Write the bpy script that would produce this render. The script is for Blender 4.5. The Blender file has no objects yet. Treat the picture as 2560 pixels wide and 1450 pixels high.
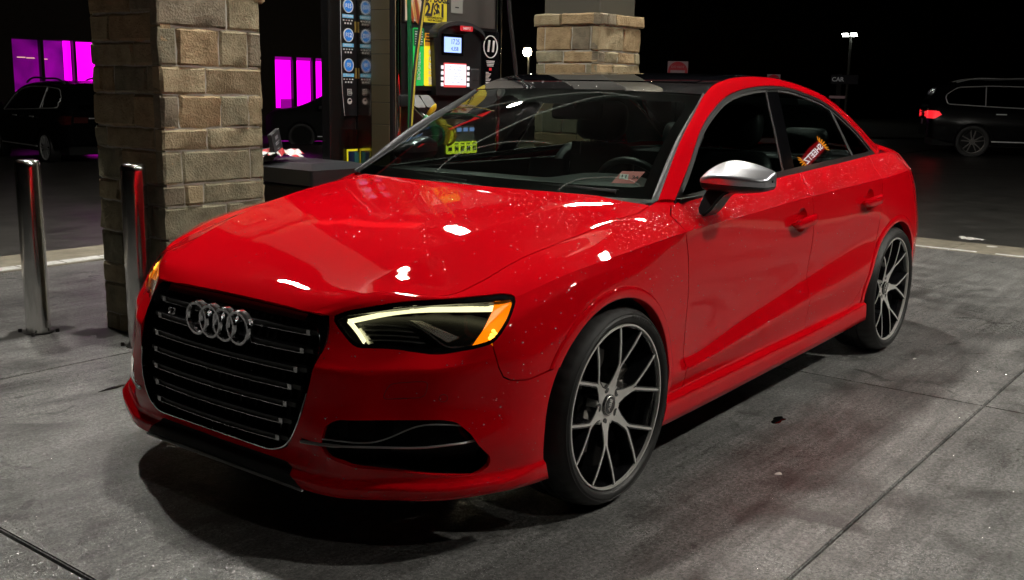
import bpy, bmesh, math, random
import numpy as np
from mathutils import Matrix, Vector

random.seed(11); rng = np.random.default_rng(11)
SC = bpy.context.scene
COL = SC.collection
PI = math.pi

# ---------------------------------------------------------------- camera
cam_d = bpy.data.cameras.new('camera'); cam = bpy.data.objects.new('camera', cam_d); COL.objects.link(cam)
CP = np.array([2.66140623, 2.50240671, 1.29694259]); YAW, PIT, ROL = 3.795924, 0.194361, 0.020585
_f = np.array([math.cos(YAW)*math.cos(PIT), math.sin(YAW)*math.cos(PIT), -math.sin(PIT)])
_r = np.cross(_f, [0, 0, 1]); _r /= np.linalg.norm(_r); _u = np.cross(_r, _f)
_r2 = math.cos(ROL)*_r + math.sin(ROL)*_u; _u2 = -math.sin(ROL)*_r + math.cos(ROL)*_u
cam.matrix_world = Matrix(((_r2[0], _u2[0], -_f[0], CP[0]), (_r2[1], _u2[1], -_f[1], CP[1]), (_r2[2], _u2[2], -_f[2], CP[2]), (0, 0, 0, 1)))
cam_d.sensor_width = 36.0; cam_d.lens = 2585.18/2560*36.0
cam_d.clip_start = 0.05; cam_d.clip_end = 600
SC.camera = cam

# ---------------------------------------------------------------- night sky, exposure
wd = bpy.data.worlds.new('World'); SC.world = wd; wd.use_nodes = True
_nt = wd.node_tree; _bg = _nt.nodes['Background']
_sky = _nt.nodes.new('ShaderNodeTexSky'); _sky.sky_type = 'NISHITA'; _sky.sun_disc = False
_sky.sun_elevation = math.radians(-8); _sky.sun_rotation = math.radians(200)
_nt.links.new(_sky.outputs[0], _bg.inputs[0]); _bg.inputs[1].default_value = 0.02
SC.view_settings.view_transform = 'Standard'; SC.view_settings.look = 'None'
SC.view_settings.exposure = 0.95; SC.view_settings.gamma = 1.0; SC.view_settings.use_curve_mapping = False
SC.render.engine = 'CYCLES'
SC.cycles.max_bounces = 8; SC.cycles.diffuse_bounces = 3; SC.cycles.glossy_bounces = 4
SC.cycles.transmission_bounces = 6; SC.cycles.transparent_max_bounces = 16
SC.cycles.caustics_reflective = False; SC.cycles.caustics_refractive = False
SC.cycles.use_denoising = True
SC.cycles.sample_clamp_indirect = 6.0

# ---------------------------------------------------------------- materials
MATS = {}
def setin(b, **kw):
    for k, v in kw.items():
        k = {'color': 'Base Color', 'rough': 'Roughness', 'metal': 'Metallic', 'coat': 'Coat Weight', 'coat_rough': 'Coat Roughness',
             'trans': 'Transmission Weight', 'ior': 'IOR', 'spec': 'Specular IOR Level', 'emit': 'Emission Color', 'estr': 'Emission Strength',
             'alpha': 'Alpha', 'aniso': 'Anisotropic', 'sheen': 'Sheen Weight'}.get(k, k)
        if k in ('Base Color', 'Emission Color') and len(v) == 3: v = (*v, 1)
        b.inputs[k].default_value = v
def mat(name, color=(.5, .5, .5), rough=.5, **kw):
    m = bpy.data.materials.new(name); m.use_nodes = True
    b = m.node_tree.nodes['Principled BSDF']; setin(b, color=color, rough=rough, **kw)
    MATS[name] = m; return m
def nodes(m): return m.node_tree.nodes, m.node_tree.links, m.node_tree.nodes['Principled BSDF']
def coords(m, scale=(1, 1, 1), kind='Object'):
    n, l, b = nodes(m); t = n.new('ShaderNodeTexCoord'); mp = n.new('ShaderNodeMapping'); mp.inputs['Scale'].default_value = scale
    l.new(t.outputs[kind], mp.inputs[0]); return mp.outputs[0]
def noise(m, vec, scale, detail=4, rough=.55, dist=0):
    n, l, b = nodes(m); t = n.new('ShaderNodeTexNoise'); t.inputs['Scale'].default_value = scale; t.inputs['Detail'].default_value = detail
    t.inputs['Roughness'].default_value = rough; t.inputs['Distortion'].default_value = dist; l.new(vec, t.inputs['Vector']); return t.outputs['Fac']
def ramp(m, fac, stops):
    n, l, b = nodes(m); r = n.new('ShaderNodeValToRGB'); e = r.color_ramp.elements
    while len(e) < len(stops): e.new(.5)
    for k, (p, c) in zip(e, stops):
        k.position = p; k.color = (*c, 1) if not np.isscalar(c) else (c, c, c, 1)
    l.new(fac, r.inputs[0]); return r.outputs[0]
def bump(m, h, strength=.3, dist=.01):
    n, l, b = nodes(m); k = n.new('ShaderNodeBump'); k.inputs['Strength'].default_value = strength; k.inputs['Distance'].default_value = dist
    l.new(h, k.inputs['Height']); l.new(k.outputs[0], b.inputs['Normal']); return k
def mathn(m, op, a, b_):
    n, l, _ = nodes(m); k = n.new('ShaderNodeMath'); k.operation = op
    for i, v in enumerate((a, b_)):
        if isinstance(v, (int, float)): k.inputs[i].default_value = v
        else: l.new(v, k.inputs[i])
    return k.outputs[0]
def mixc(m, fac, a, b_, mode='MIX'):
    n, l, _ = nodes(m); k = n.new('ShaderNodeMix'); k.data_type = 'RGBA'; k.blend_type = mode
    for i, v in ((0, fac), (6, a), (7, b_)):
        if isinstance(v, (int, float)): k.inputs[i].default_value = v
        elif isinstance(v, tuple): k.inputs[i].default_value = (*v, 1)
        else: l.new(v, k.inputs[i])
    return k.outputs[2]
def thin_glass(name, tint=(.6, .66, .63), ior=1.5, rough=0.0, dirt=None):
    m = bpy.data.materials.new(name); m.use_nodes = True; n = m.node_tree.nodes; l = m.node_tree.links; n.clear()
    o = n.new('ShaderNodeOutputMaterial'); mx = n.new('ShaderNodeMixShader'); fr = n.new('ShaderNodeFresnel'); fr.inputs[0].default_value = ior
    t = n.new('ShaderNodeBsdfTransparent'); t.inputs[0].default_value = (*tint, 1); g = n.new('ShaderNodeBsdfGlossy'); g.inputs['Roughness'].default_value = rough
    ge = n.new('ShaderNodeNewGeometry'); mr = n.new('ShaderNodeMapRange'); mr.inputs['To Min'].default_value = ior; mr.inputs['To Max'].default_value = 1/ior; l.new(ge.outputs['Backfacing'], mr.inputs['Value']); l.new(mr.outputs[0], fr.inputs[0])
    l.new(fr.outputs[0], mx.inputs[0]); l.new(t.outputs[0], mx.inputs[1]); l.new(g.outputs[0], mx.inputs[2]); l.new(mx.outputs[0], o.inputs[0])
    MATS[name] = m; return m
def emis(name, color, strength):
    m = mat(name, (0, 0, 0), .6, emit=color, estr=strength); return m

# ---------------------------------------------------------------- objects
def obj(name, me, material=None, parent=None, loc=None, smooth=None):
    if isinstance(me, bmesh.types.BMesh):
        d = bpy.data.meshes.new(name); me.to_mesh(d); me.free(); me = d
    o = bpy.data.objects.new(name, me); COL.objects.link(o)
    if material is not None and len(me.materials) == 0:
        for mm in (material if isinstance(material, (list, tuple)) else [material]):
            me.materials.append(MATS[mm] if isinstance(mm, str) else mm)
    if smooth is not None and smooth:
        me.polygons.foreach_set('use_smooth', [True]*len(me.polygons))
        if smooth is not True:
            try: me.set_sharp_from_angle(angle=math.radians(smooth))
            except Exception: pass
    if parent is not None: o.parent = parent
    if loc is not None: o.location = loc
    return o
def empty(name, loc=(0, 0, 0), rotz=0):
    o = bpy.data.objects.new(name, None); COL.objects.link(o); o.location = loc; o.rotation_euler = (0, 0, rotz); o.empty_display_size = .1; return o
def tag(o, label=None, cat=None, group=None, kind=None):
    if label: o['label'] = label
    if cat: o['category'] = cat
    if group: o['group'] = group
    if kind: o['kind'] = kind
    return o
def copy_tree(o, parent=None):
    c = o.copy(); COL.objects.link(c); c.parent = parent
    for ch in list(o.children): copy_tree(ch, c)
    return c
def mesh_from(name, V, F):
    me = bpy.data.meshes.new(name); me.from_pydata([tuple(map(float, v)) for v in V], [], [tuple(int(i) for i in f) for f in F]); me.update(); return me

def bx(bm, x0, x1, y0, y1, z0, z1, bev=0):
    vs = [bm.verts.new((x, y, z)) for x in (x0, x1) for y in (y0, y1) for z in (z0, z1)]
    fs = [(0, 1, 3, 2), (4, 6, 7, 5), (0, 4, 5, 1), (2, 3, 7, 6), (0, 2, 6, 4), (1, 5, 7, 3)]
    ff = [bm.faces.new([vs[i] for i in f]) for f in fs]
    if bev > 0:
        es = list({e for f in ff for e in f.edges})
        bmesh.ops.bevel(bm, geom=es, offset=bev, segments=2, affect='EDGES', profile=.5)
    return vs
def box(name, x0, x1, y0, y1, z0, z1, material, parent=None, bev=0):
    bm = bmesh.new(); bx(bm, min(x0, x1), max(x0, x1), min(y0, y1), max(y0, y1), min(z0, z1), max(z0, z1), bev); return obj(name, bm, material, parent)
def lathe_data(prof, n=64, axis='y', closed=False):
    """prof: list of (radius, h); revolve about axis."""
    V = []; F = []
    for i in range(n):
        a = 2*PI*i/n; c, s = math.cos(a), math.sin(a)
        for r, h in prof:
            V.append((r*c, h, r*s) if axis == 'y' else ((r*c, r*s, h) if axis == 'z' else (h, r*c, r*s)))
    m = len(prof)
    for i in range(n):
        j = (i+1) % n
        for k in range(m-1 if not closed else m):
            k2 = (k+1) % m
            q = (i*m+k, j*m+k, j*m+k2, i*m+k2)
            F.append(q if axis == 'y' else q[::-1] if False else q)
    return V, F
def lathe(name, prof, material, parent=None, n=64, axis='z', smooth=35, loc=None, closed=False):
    V, F = lathe_data(prof, n, axis, closed); me = mesh_from(name, V, F)
    bm = bmesh.new(); bm.from_mesh(me); bmesh.ops.remove_doubles(bm, verts=bm.verts, dist=1e-6); bmesh.ops.recalc_face_normals(bm, faces=bm.faces); bm.to_mesh(me); bm.free()
    return obj(name, me, material, parent, loc, smooth)
def tube_data(pts, r, n=10, caps=True):
    pts = [np.array(p, float) for p in pts]; V = []; F = []; m = len(pts)
    rs = r if hasattr(r, '__len__') else [r]*m
    t0 = pts[1]-pts[0]; t0 /= np.linalg.norm(t0)
    a = np.array([0, 0, 1.]) if abs(t0[2]) < .9 else np.array([1., 0, 0]); nrm = np.cross(t0, a); nrm /= np.linalg.norm(nrm)
    for i in range(m):
        t = pts[min(i+1, m-1)]-pts[max(i-1, 0)]; t /= np.linalg.norm(t)
        nrm = nrm - t*(nrm@t); nrm /= np.linalg.norm(nrm); bn = np.cross(t, nrm)
        for k in range(n):
            q = 2*PI*k/n; V.append(pts[i]+rs[i]*(math.cos(q)*nrm+math.sin(q)*bn))
    for i in range(m-1):
        for k in range(n):
            k2 = (k+1) % n; F.append((i*n+k, i*n+k2, (i+1)*n+k2, (i+1)*n+k))
    if caps: F.append(tuple(range(n))[::-1]); F.append(tuple((m-1)*n+k for k in range(n)))
    return V, F
def tube(name, pts, r, material, parent=None, n=10, smooth=50):
    V, F = tube_data(pts, r, n); return obj(name, mesh_from(name, V, F), material, parent, None, smooth)
def joinmesh(name, parts):
    V = []; F = []
    for v, f in parts:
        o = len(V); V += [tuple(x) for x in v]; F += [tuple(i+o for i in q) for q in f]
    return mesh_from(name, V, F)
def extrude_poly(poly, x_of, d0, d1):
    pass
def prism(poly2, to3a, to3b):
    """closed prism from 2d polygon and two mapping functions"""
    n = len(poly2); V = [to3a(*p) for p in poly2]+[to3b(*p) for p in poly2]
    F = [tuple(range(n)), tuple(range(2*n-1, n-1, -1))]+[(i, i+n, (i+1) % n+n, (i+1) % n) for i in range(n)]
    return V, F
def fixn(me):
    bm = bmesh.new(); bm.from_mesh(me); bmesh.ops.recalc_face_normals(bm, faces=bm.faces); bm.to_mesh(me); bm.free(); return me

FONT = None
def text(name, body, size, material, parent, origin, ux, uy, depth=.001, align='CENTER', bold=0.0, xs=1.0, shear=0.0):
    """flat lettering: ux, uy = unit directions of writing and of letter-up; thin relief towards ux x uy"""
    cu = bpy.data.curves.new(name, 'FONT'); cu.body = body; cu.size = size; cu.align_x = align; cu.align_y = 'CENTER'
    cu.extrude = depth; cu.offset = bold; cu.resolution_u = 3; cu.shear = shear
    t = bpy.data.objects.new(name+'_t', cu); COL.objects.link(t); bpy.context.view_layer.update()
    dg = bpy.context.evaluated_depsgraph_get(); me = bpy.data.meshes.new_from_object(t.evaluated_get(dg))
    COL.objects.unlink(t); bpy.data.objects.remove(t); bpy.data.curves.remove(cu)
    ux = np.array(ux, float); uy = np.array(uy, float); uz = np.cross(ux, uy); o = np.array(origin, float)
    for v in me.vertices: v.co = tuple(o+ux*v.co.x*xs+uy*v.co.y+uz*(v.co.z+depth))
    me.materials.clear(); return obj(name, me, material, parent)

# ---------------------------------------------------------------- splines, patches, clipping
def ncspline(P, t, tq):
    """natural cubic spline, vector valued"""
    P = np.asarray(P, float); t = np.asarray(t, float); n = len(t); h = np.diff(t); sh = P.shape[1:]; P2 = P.reshape(n, -1)
    A = np.zeros((n, n)); B = np.zeros_like(P2); A[0, 0] = A[-1, -1] = 1
    for i in range(1, n-1):
        A[i, i-1] = h[i-1]; A[i, i] = 2*(h[i-1]+h[i]); A[i, i+1] = h[i]; B[i] = 6*((P2[i+1]-P2[i])/h[i]-(P2[i]-P2[i-1])/h[i-1])
    M = np.linalg.solve(A, B); tq = np.asarray(tq, float); k = np.clip(np.searchsorted(t, tq, 'right')-1, 0, n-2)
    hh = h[k][:, None]; a = (t[k+1]-tq)[:, None]; b = (tq-t[k])[:, None]
    r = M[k]*a**3/(6*hh)+M[k+1]*b**3/(6*hh)+(P2[k]/hh-M[k]*hh/6)*a+(P2[k+1]/hh-M[k+1]*hh/6)*b
    return r.reshape((len(tq),)+sh)
def curve(P, n):
    P = np.asarray(P, float); t = np.r_[0, np.cumsum(np.linalg.norm(np.diff(P, axis=0), axis=1))]; return ncspline(P, t, np.linspace(0, t[-1], n))
def patch(rows, sharp, nsub_c, nsub_r):
    """rows (nr,nc,3) -> fine grid; natural splines along columns, hermite with creases along rows"""
    rows = np.asarray(rows, float); nr, nc = rows.shape[:2]
    d = np.linalg.norm(np.diff(rows, axis=1), axis=2).mean(0); t = np.r_[0, np.cumsum(d)]
    tq = np.concatenate([np.linspace(t[i], t[i+1], max(2, int(round((t[i+1]-t[i])/nsub_c))+1))[:-1] for i in range(nc-1)]+[[t[-1]]])
    G = np.stack([ncspline(rows[r], t, tq) for r in range(nr)])
    nC = G.shape[1]; seg = np.maximum(np.linalg.norm(np.diff(G, axis=0), axis=2), 1e-4); ch = np.diff(G, axis=0)/seg[..., None]
    mid = np.zeros_like(G)
    for i in range(nr):
        if i == 0: mid[i] = ch[0]
        elif i == nr-1: mid[i] = ch[-1]
        else:
            a, b = seg[i-1][:, None], seg[i][:, None]; mid[i] = (ch[i-1]*b+ch[i]*a)/(a+b)
    out = []; rowidx = []
    for i in range(nr-1):
        sL, sR = [(np.interp(tq, t, q)[:, None] if np.ndim(q) else q) for q in (sharp[i], sharp[i+1])]
        m0 = (1-sL)*mid[i]+sL*ch[i]; m1 = (1-sR)*mid[i+1]+sR*ch[i]; L = seg[i][:, None]
        k = nsub_r[i] if hasattr(nsub_r, '__len__') else nsub_r
        for j in range(k):
            s = j/k; h00 = 2*s**3-3*s*s+1; h10 = s**3-2*s*s+s; h01 = -2*s**3+3*s*s; h11 = s**3-s*s
            out.append(h00*G[i]+h10*L*m0+h01*G[i+1]+h11*L*m1); rowidx.append(i+s)
    out.append(G[-1]); rowidx.append(nr-1)
    return np.array(out), np.array(rowidx), tq, t
def grid_normals(G):
    du = np.gradient(G, axis=1); dv = np.gradient(G, axis=0); n = np.cross(du, dv); l = np.linalg.norm(n, axis=2, keepdims=True); return n/np.maximum(l, 1e-12)
def grid_mesh(G, out):
    """triangles of a grid with normals turned to point along `out` on average (out: function of positions -> vectors)"""
    N = grid_normals(G); a, b = G.shape[:2]; V = np.concatenate([G.reshape(-1, 3), N.reshape(-1, 3)], 1)
    o = out(V[:, :3]); sgn = np.sign((V[:, 3:]*o).sum(1).mean()) or 1.; V[:, 3:] *= sgn
    I = np.arange(a*b).reshape(a, b); q = np.stack([I[:-1, :-1], I[:-1, 1:], I[1:, 1:], I[1:, :-1]], -1).reshape(-1, 4)
    F = np.concatenate([q[:, [0, 1, 2]], q[:, [0, 2, 3]]])
    if sgn < 0: F = F[:, ::-1]
    return V, F
def clip(M, fn):
    """keep the part of a triangle mesh where fn(V) >= 0"""
    V, F = M
    if len(F) == 0: return M
    f = np.asarray(fn(V), float); f = np.where(np.abs(f) < 1e-7, 1e-7, f); s = f > 0; k = s[F].sum(1)
    keep = F[k == 3]; mix = F[(k == 1) | (k == 2)]; newV = []; cache = {}; newF = []; n0 = len(V)
    def cut(i, j):
        key = (i, j) if i < j else (j, i)
        if key not in cache:
            a, b = key; t = f[a]/(f[a]-f[b]); v = V[a]+(V[b]-V[a])*t; l = np.linalg.norm(v[3:6])
            if l > 0: v[3:6] /= l
            cache[key] = n0+len(newV); newV.append(v)
        return cache[key]
    for tri in mix:
        poly = []
        for a, b in ((0, 1), (1, 2), (2, 0)):
            i, j = int(tri[a]), int(tri[b])
            if s[i]: poly.append(i)
            if s[i] != s[j]: poly.append(cut(i, j))
        for m in range(1, len(poly)-1): newF.append((poly[0], poly[m], poly[m+1]))
    V2 = np.concatenate([V, np.array(newV)]) if newV else V
    F2 = np.concatenate([keep, np.array(newF, int)]) if newF else keep
    used = np.unique(F2); remap = -np.ones(len(V2), int); remap[used] = np.arange(len(used))
    return V2[used], remap[F2]
def clips(M, *fns):
    for fn in fns: M = clip(M, fn)
    return M
def mirror(M):
    V = M[0].copy(); V[:, 1] *= -1; V[:, 4] *= -1; return V, M[1][:, ::-1]
def merge(*Ms):
    Vs = []; Fs = []; o = 0
    for V, F in Ms: Vs.append(V); Fs.append(F+o); o += len(V)
    return np.concatenate(Vs), np.concatenate(Fs)
def weld(M, tol=1e-5):
    V, F = M; key = np.round(V[:, :3]/tol).astype(np.int64); _, idx, inv = np.unique(key, axis=0, return_index=True, return_inverse=True); inv = inv.reshape(-1)
    N = np.zeros((len(idx), 3)); np.add.at(N, inv, V[:, 3:6]); l = np.linalg.norm(N, axis=1, keepdims=True); V2 = V[idx].copy(); V2[:, 3:6] = N/np.maximum(l, 1e-9)
    F2 = inv[F]; ok = (F2[:, 0] != F2[:, 1]) & (F2[:, 1] != F2[:, 2]) & (F2[:, 2] != F2[:, 0]); return V2, F2[ok]
def panel(name, M, material, parent, rim=.008, off=0.0):
    """mesh object with given normals, edges turned inwards by rim"""
    V, F = M
    if len(F) == 0: print('EMPTY PANEL', name); return None
    P = V[:, :3]+V[:, 3:6]*off; N = V[:, 3:6]; F = np.asarray(F)
    P_all = [P]; N_all = [N]; F_all = [F]
    if rim:
        e = np.concatenate([F[:, [0, 1]], F[:, [1, 2]], F[:, [2, 0]]]); ke = np.sort(e, 1); _, ix, ct = np.unique(ke, axis=0, return_index=True, return_counts=True)
        be = e[ix[ct == 1]]; be = be[~((np.abs(P[be[:, 0], 1]) < 1e-4) & (np.abs(P[be[:, 1], 1]) < 1e-4))]
        if len(be):
            n0 = len(P); a, b = be[:, 0], be[:, 1]; m = len(be)
            A, B = P[a], P[b]; A2, B2 = A-N[a]*rim, B-N[b]*rim
            P_all.append(np.concatenate([A, B, B2, A2])); fn = np.cross(B-A, A2-A); fn /= np.maximum(np.linalg.norm(fn, axis=1, keepdims=True), 1e-9)
            N_all.append(np.concatenate([-fn]*4)); r = np.arange(m)+n0
            F_all.append(np.stack([r+m, r, r+3*m], 1)); F_all.append(np.stack([r+m, r+3*m, r+2*m], 1))
    P = np.concatenate(P_all); N = np.concatenate(N_all); F = np.concatenate(F_all)
    me = bpy.data.meshes.new(name); nv, nf = len(P), len(F); me.vertices.add(nv); me.vertices.foreach_set('co', P.astype(np.float32).ravel())
    me.loops.add(nf*3); me.loops.foreach_set('vertex_index', F.astype(np.int32).ravel()); me.polygons.add(nf)
    me.polygons.foreach_set('loop_start', np.arange(0, nf*3, 3, dtype=np.int32)); me.update(calc_edges=True)
    me.polygons.foreach_set('use_smooth', np.ones(nf, bool)); me.normals_split_custom_set_from_vertices([tuple(map(float, v)) for v in N]); me.update()
    return obj(name, me, material, parent)
def sdpoly(P, poly):
    """signed distance to polygon (negative inside), P (n,2)"""
    poly = np.asarray(poly, float); n = len(poly); d = np.full(len(P), 1e9); ins = np.zeros(len(P), bool)
    for i in range(n):
        a, b = poly[i], poly[(i+1) % n]; ab = b-a; pa = P-a; t = np.clip((pa@ab)/(ab@ab+1e-12), 0, 1); q = pa-t[:, None]*ab
        d = np.minimum(d, (q*q).sum(1)); c = (a[1] > P[:, 1]) != (b[1] > P[:, 1])
        with np.errstate(divide='ignore', invalid='ignore'):
            xx = (b[0]-a[0])*(P[:, 1]-a[1])/(b[1]-a[1]+1e-15)+a[0]
        ins ^= c & (P[:, 0] < xx)
    return np.where(ins, -1, 1)*np.sqrt(d)
def roundpoly(poly, r, n=5):
    poly = [np.array(p, float) for p in poly]; out = []; m = len(poly)
    for i in range(m):
        a, b, c = poly[i-1], poly[i], poly[(i+1) % m]; rr = r[i] if hasattr(r, '__len__') else r
        u = a-b; v = c-b; lu, lv = np.linalg.norm(u), np.linalg.norm(v); k = min(rr, .45*lu, .45*lv)
        p0, p1 = b+u/lu*k, b+v/lv*k
        for s in np.linspace(0, 1, n): out.append((1-s)**2*p0+2*s*(1-s)*b+s*s*p1)
    return np.array(out)
def interp(tab):
    a = np.array(sorted(tab), float); return lambda x: np.interp(x, a[:, 0], a[:, 1])
# ---------------------------------------------------------------- materials
m = mat('paint', (.56, .001, .006), .5, coat=.70, coat_rough=.012, spec=0.0)
mat('black_plastic', (.012, .012, .013), .45); mat('gloss_black', (.005, .005, .006), .05, coat=1.0, coat_rough=.02); mat('roof_black', (.006, .006, .008), .04, coat=1.0, coat_rough=.01)
mat('black_satin', (.012, .012, .013), .3); mat('grey_trim', (.055, .055, .06), .45, metal=.4); mat('dark_chrome', (.32, .32, .33), .22, metal=1.0); mat('chrome', (.75, .75, .77), .07, metal=1.0)
mat('emblem_chrome', (.72, .72, .75), .12, metal=1.0); mat('slat_chrome', (.5, .5, .51), .2, metal=1.0); mat('slat_dim', (.07, .07, .075), .3, metal=1.0); mat('satin_aluminium', (.62, .63, .68), .33, metal=1.0)
mat('edge_alu', (.55, .55, .55), .35, metal=.8); mat('trim_dark', (.05, .05, .052), .28, metal=.7, coat=.5, coat_rough=.1); mat('rubber', (.012, .012, .012), .6); mat('cabin_black', (.010, .010, .011), .7); mat('liner', (.006, .006, .006), .85); mat('dash', (.030, .034, .033), .6); mat('leather', (.018, .019, .020), .42)
mat('gap_dark', (.03, .0, .0), .8); mat('lamp_black', (.008, .008, .009), .25); mat('lamp_reflector', (.75, .75, .72), .25, metal=.8); mat('lamp_fin', (.35, .35, .36), .25, metal=.9)
mat('drl', (.8, .8, .7), .3, emit=(1.0, .95, .52), estr=.75); mat('amber', (.85, .22, .01), .25, emit=(1.0, .22, .0), estr=.55); mat('amber_bulb', (1, .5, .1), .3, emit=(1.0, .42, .04), estr=2.2)
mat('grille_mesh', (.006, .006, .006), .6); mat('wheel_black', (.007, .007, .008), .12, coat=1, coat_rough=.05); mat('machined', (.74, .72, .69), .36, metal=.55); mat('disc', (.12, .11, .10), .4, metal=.9)
mat('tyre', (.0065, .0062, .006), .55); mat('tyre_letter', (.030, .029, .028), .5); mat('sticker_pink', (.62, .16, .16), .6); mat('sticker_white', (.7, .68, .68), .6); mat('print_black', (.01, .01, .01), .6)
thin_glass('ws_glass', (.54, .62, .58)); thin_glass('side_glass', (.30, .35, .335)); thin_glass('dark_glass', (.03, .035, .035)); thin_glass('lamp_glass', (.96, .96, .96))
# paint: faint orange peel
m = MATS['paint']; v = coords(m); n_, l_, b_ = nodes(m); k_ = n_.new('ShaderNodeBump'); k_.inputs['Strength'].default_value = .02; k_.inputs['Distance'].default_value = .001; l_.new(noise(m, v, 260, 2), k_.inputs['Height']); l_.new(k_.outputs[0], b_.inputs['Coat Normal'])
# wet concrete
m = mat('concrete', (.12, .12, .12), .5, spec=.35); v = coords(m); n_, l_, b_ = nodes(m)
big = noise(m, v, .8, 6, .62, .8); mid_ = noise(m, v, 5.5, 7, .66, .5); fine = noise(m, v, 85, 5, .75); vst = coords(m, (.45, 6, 1)); strk = noise(m, vst, 2.4, 7, .7, .8); blot = noise(m, v, 2.1, 3, .5, 1.2)
gr2 = noise(m, v, 38, 6, .8)
c1 = ramp(m, big, [(.30, (.056, .0555, .054)), (.5, (.120, .119, .116)), (.70, (.215, .213, .208))]); c2 = mixc(m, .45, c1, ramp(m, mid_, [(.34, (.036, .0355, .034)), (.64, (.23, .228, .222))])); c3 = mixc(m, .35, c2, ramp(m, strk, [(.38, (.032, .031, .030)), (.64, (.23, .228, .222))]))
c4 = mixc(m, .75, c3, ramp(m, gr2, [(.36, (.30, .30, .30)), (.64, (.78, .78, .78))]), 'OVERLAY'); c4 = mixc(m, .85, c4, ramp(m, fine, [(.38, (.24, .24, .24)), (.62, (.80, .80, .80))]), 'OVERLAY')
glint_v = n_.new('ShaderNodeTexVoronoi'); glint_v.inputs['Scale'].default_value = 130; l_.new(v, glint_v.inputs['Vector']); glint_m = mathn(m, 'MULTIPLY', ramp(m, glint_v.outputs['Distance'], [(.15, .8), (.24, 0.0)]), ramp(m, mid_, [(.42, 0.0), (.62, 1.0)])); c4 = mixc(m, glint_m, c4, (.62, .62, .61))  # pale specks painted into the base colour stand in for wet glints
pit = n_.new('ShaderNodeTexVoronoi'); pit.inputs['Scale'].default_value = 46; l_.new(v, pit.inputs['Vector']); pm_ = mathn(m, 'MULTIPLY', ramp(m, pit.outputs['Distance'], [(.10, .85), (.17, 0.0)]), ramp(m, strk, [(.45, 0.0), (.6, 1.0)])); c4 = mixc(m, pm_, c4, (.015, .014, .013))
c5 = mixc(m, ramp(m, blot, [(.57, 0.0), (.72, .72)]), c4, (.035, .034, .032)); sp2 = noise(m, v, 4.2, 2, .4, 1.8); c5 = mixc(m, ramp(m, sp2, [(.66, 0.0), (.74, .6)]), c5, (.016, .015, .014)); l_.new(c5, b_.inputs['Base Color']); l_.new(ramp(m, mid_, [(.3, .34), (.7, .66)]), b_.inputs['Roughness'])
bump(m, mathn(m, 'ADD', mathn(m, 'MULTIPLY', mid_, .7), mathn(m, 'ADD', mathn(m, 'MULTIPLY', gr2, .5), mathn(m, 'MULTIPLY', fine, .55))), .9, .006)
vo = n_.new('ShaderNodeTexVoronoi'); vo.inputs['Scale'].default_value = 460; l_.new(v, vo.inputs['Vector'])
ge = n_.new('ShaderNodeNewGeometry'); sb = n_.new('ShaderNodeVectorMath'); sb.operation = 'SUBTRACT'; sb.inputs[1].default_value = (.5, .5, .5); l_.new(vo.outputs['Color'], sb.inputs[0])
scl = n_.new('ShaderNodeVectorMath'); scl.operation = 'SCALE'; scl.inputs['Scale'].default_value = .62; l_.new(sb.outputs[0], scl.inputs[0]); ad = n_.new('ShaderNodeVectorMath'); ad.operation = 'ADD'; l_.new(ge.outputs['Normal'], ad.inputs[0]); l_.new(scl.outputs[0], ad.inputs[1]); nm_ = n_.new('ShaderNodeVectorMath'); nm_.operation = 'NORMALIZE'; l_.new(ad.outputs[0], nm_.inputs[0]); l_.new(nm_.outputs[0], b_.inputs['Coat Normal'])
l_.new(ramp(m, big, [(.28, 1.0), (.72, .35)]), b_.inputs['Coat Weight']); b_.inputs['Coat Roughness'].default_value = .17; b_.inputs['Coat IOR'].default_value = 1.42
mat('joint', (.012, .012, .012), .7)
def speck(name, c0, c1, sc, rough, bs=.4, bd=.006, **kw):
    m = mat(name, c0, rough, **kw); v = coords(m); n_, l_, b_ = nodes(m); f = noise(m, v, sc, 5, .65, .2); l_.new(ramp(m, f, [(.3, c0), (.7, c1)]), b_.inputs['Base Color']); f2 = noise(m, v, sc*9, 4, .6); bump(m, mathn(m, 'ADD', f, mathn(m, 'MULTIPLY', f2, .5)), bs, bd); return m
speck('asphalt', (.026, .025, .023), (.085, .082, .076), 3, .36, .6, .010); speck('kerb', (.17, .15, .115), (.30, .27, .21), 7, .6); speck('road_white', (.45, .45, .44), (.75, .75, .74), 25, .6); speck('faint_line', (.03, .03, .03), (.09, .09, .09), 8, .5); speck('grass', (.010, .012, .004), (.04, .038, .012), 8, .9)
for i_, (a_, b2) in enumerate([((0.152, 0.128, 0.076), (0.329, 0.281, 0.177)), ((0.122, 0.112, 0.073), (0.262, 0.238, 0.159)), ((0.189, 0.132, 0.068), (0.378, 0.281, 0.159)), ((0.110, 0.093, 0.063), (0.238, 0.201, 0.140)), ((0.140, 0.127, 0.081), (0.293, 0.262, 0.171)), ((0.201, 0.156, 0.085), (0.354, 0.293, 0.183))]): speck('stone%d' % i_, a_, b2, 11, .7, 1.0, .016, spec=.3)
speck('mortar', (.30, .285, .25), (.44, .42, .37), 30, .85); mat('column_paint', (.060, .055, .042), .5); m = mat('brushed_steel', (.72, .71, .69), .17, metal=1.0, aniso=.6); tg_ = m.node_tree.nodes.new('ShaderNodeTangent'); tg_.direction_type = 'RADIAL'; tg_.axis = 'Z'; m.node_tree.links.new(tg_.outputs[0], m.node_tree.nodes['Principled BSDF'].inputs['Tangent']); mat('dark_wet', (.015, .014, .013), .3); mat('wet_stain', (.03, .029, .027), .35)
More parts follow.
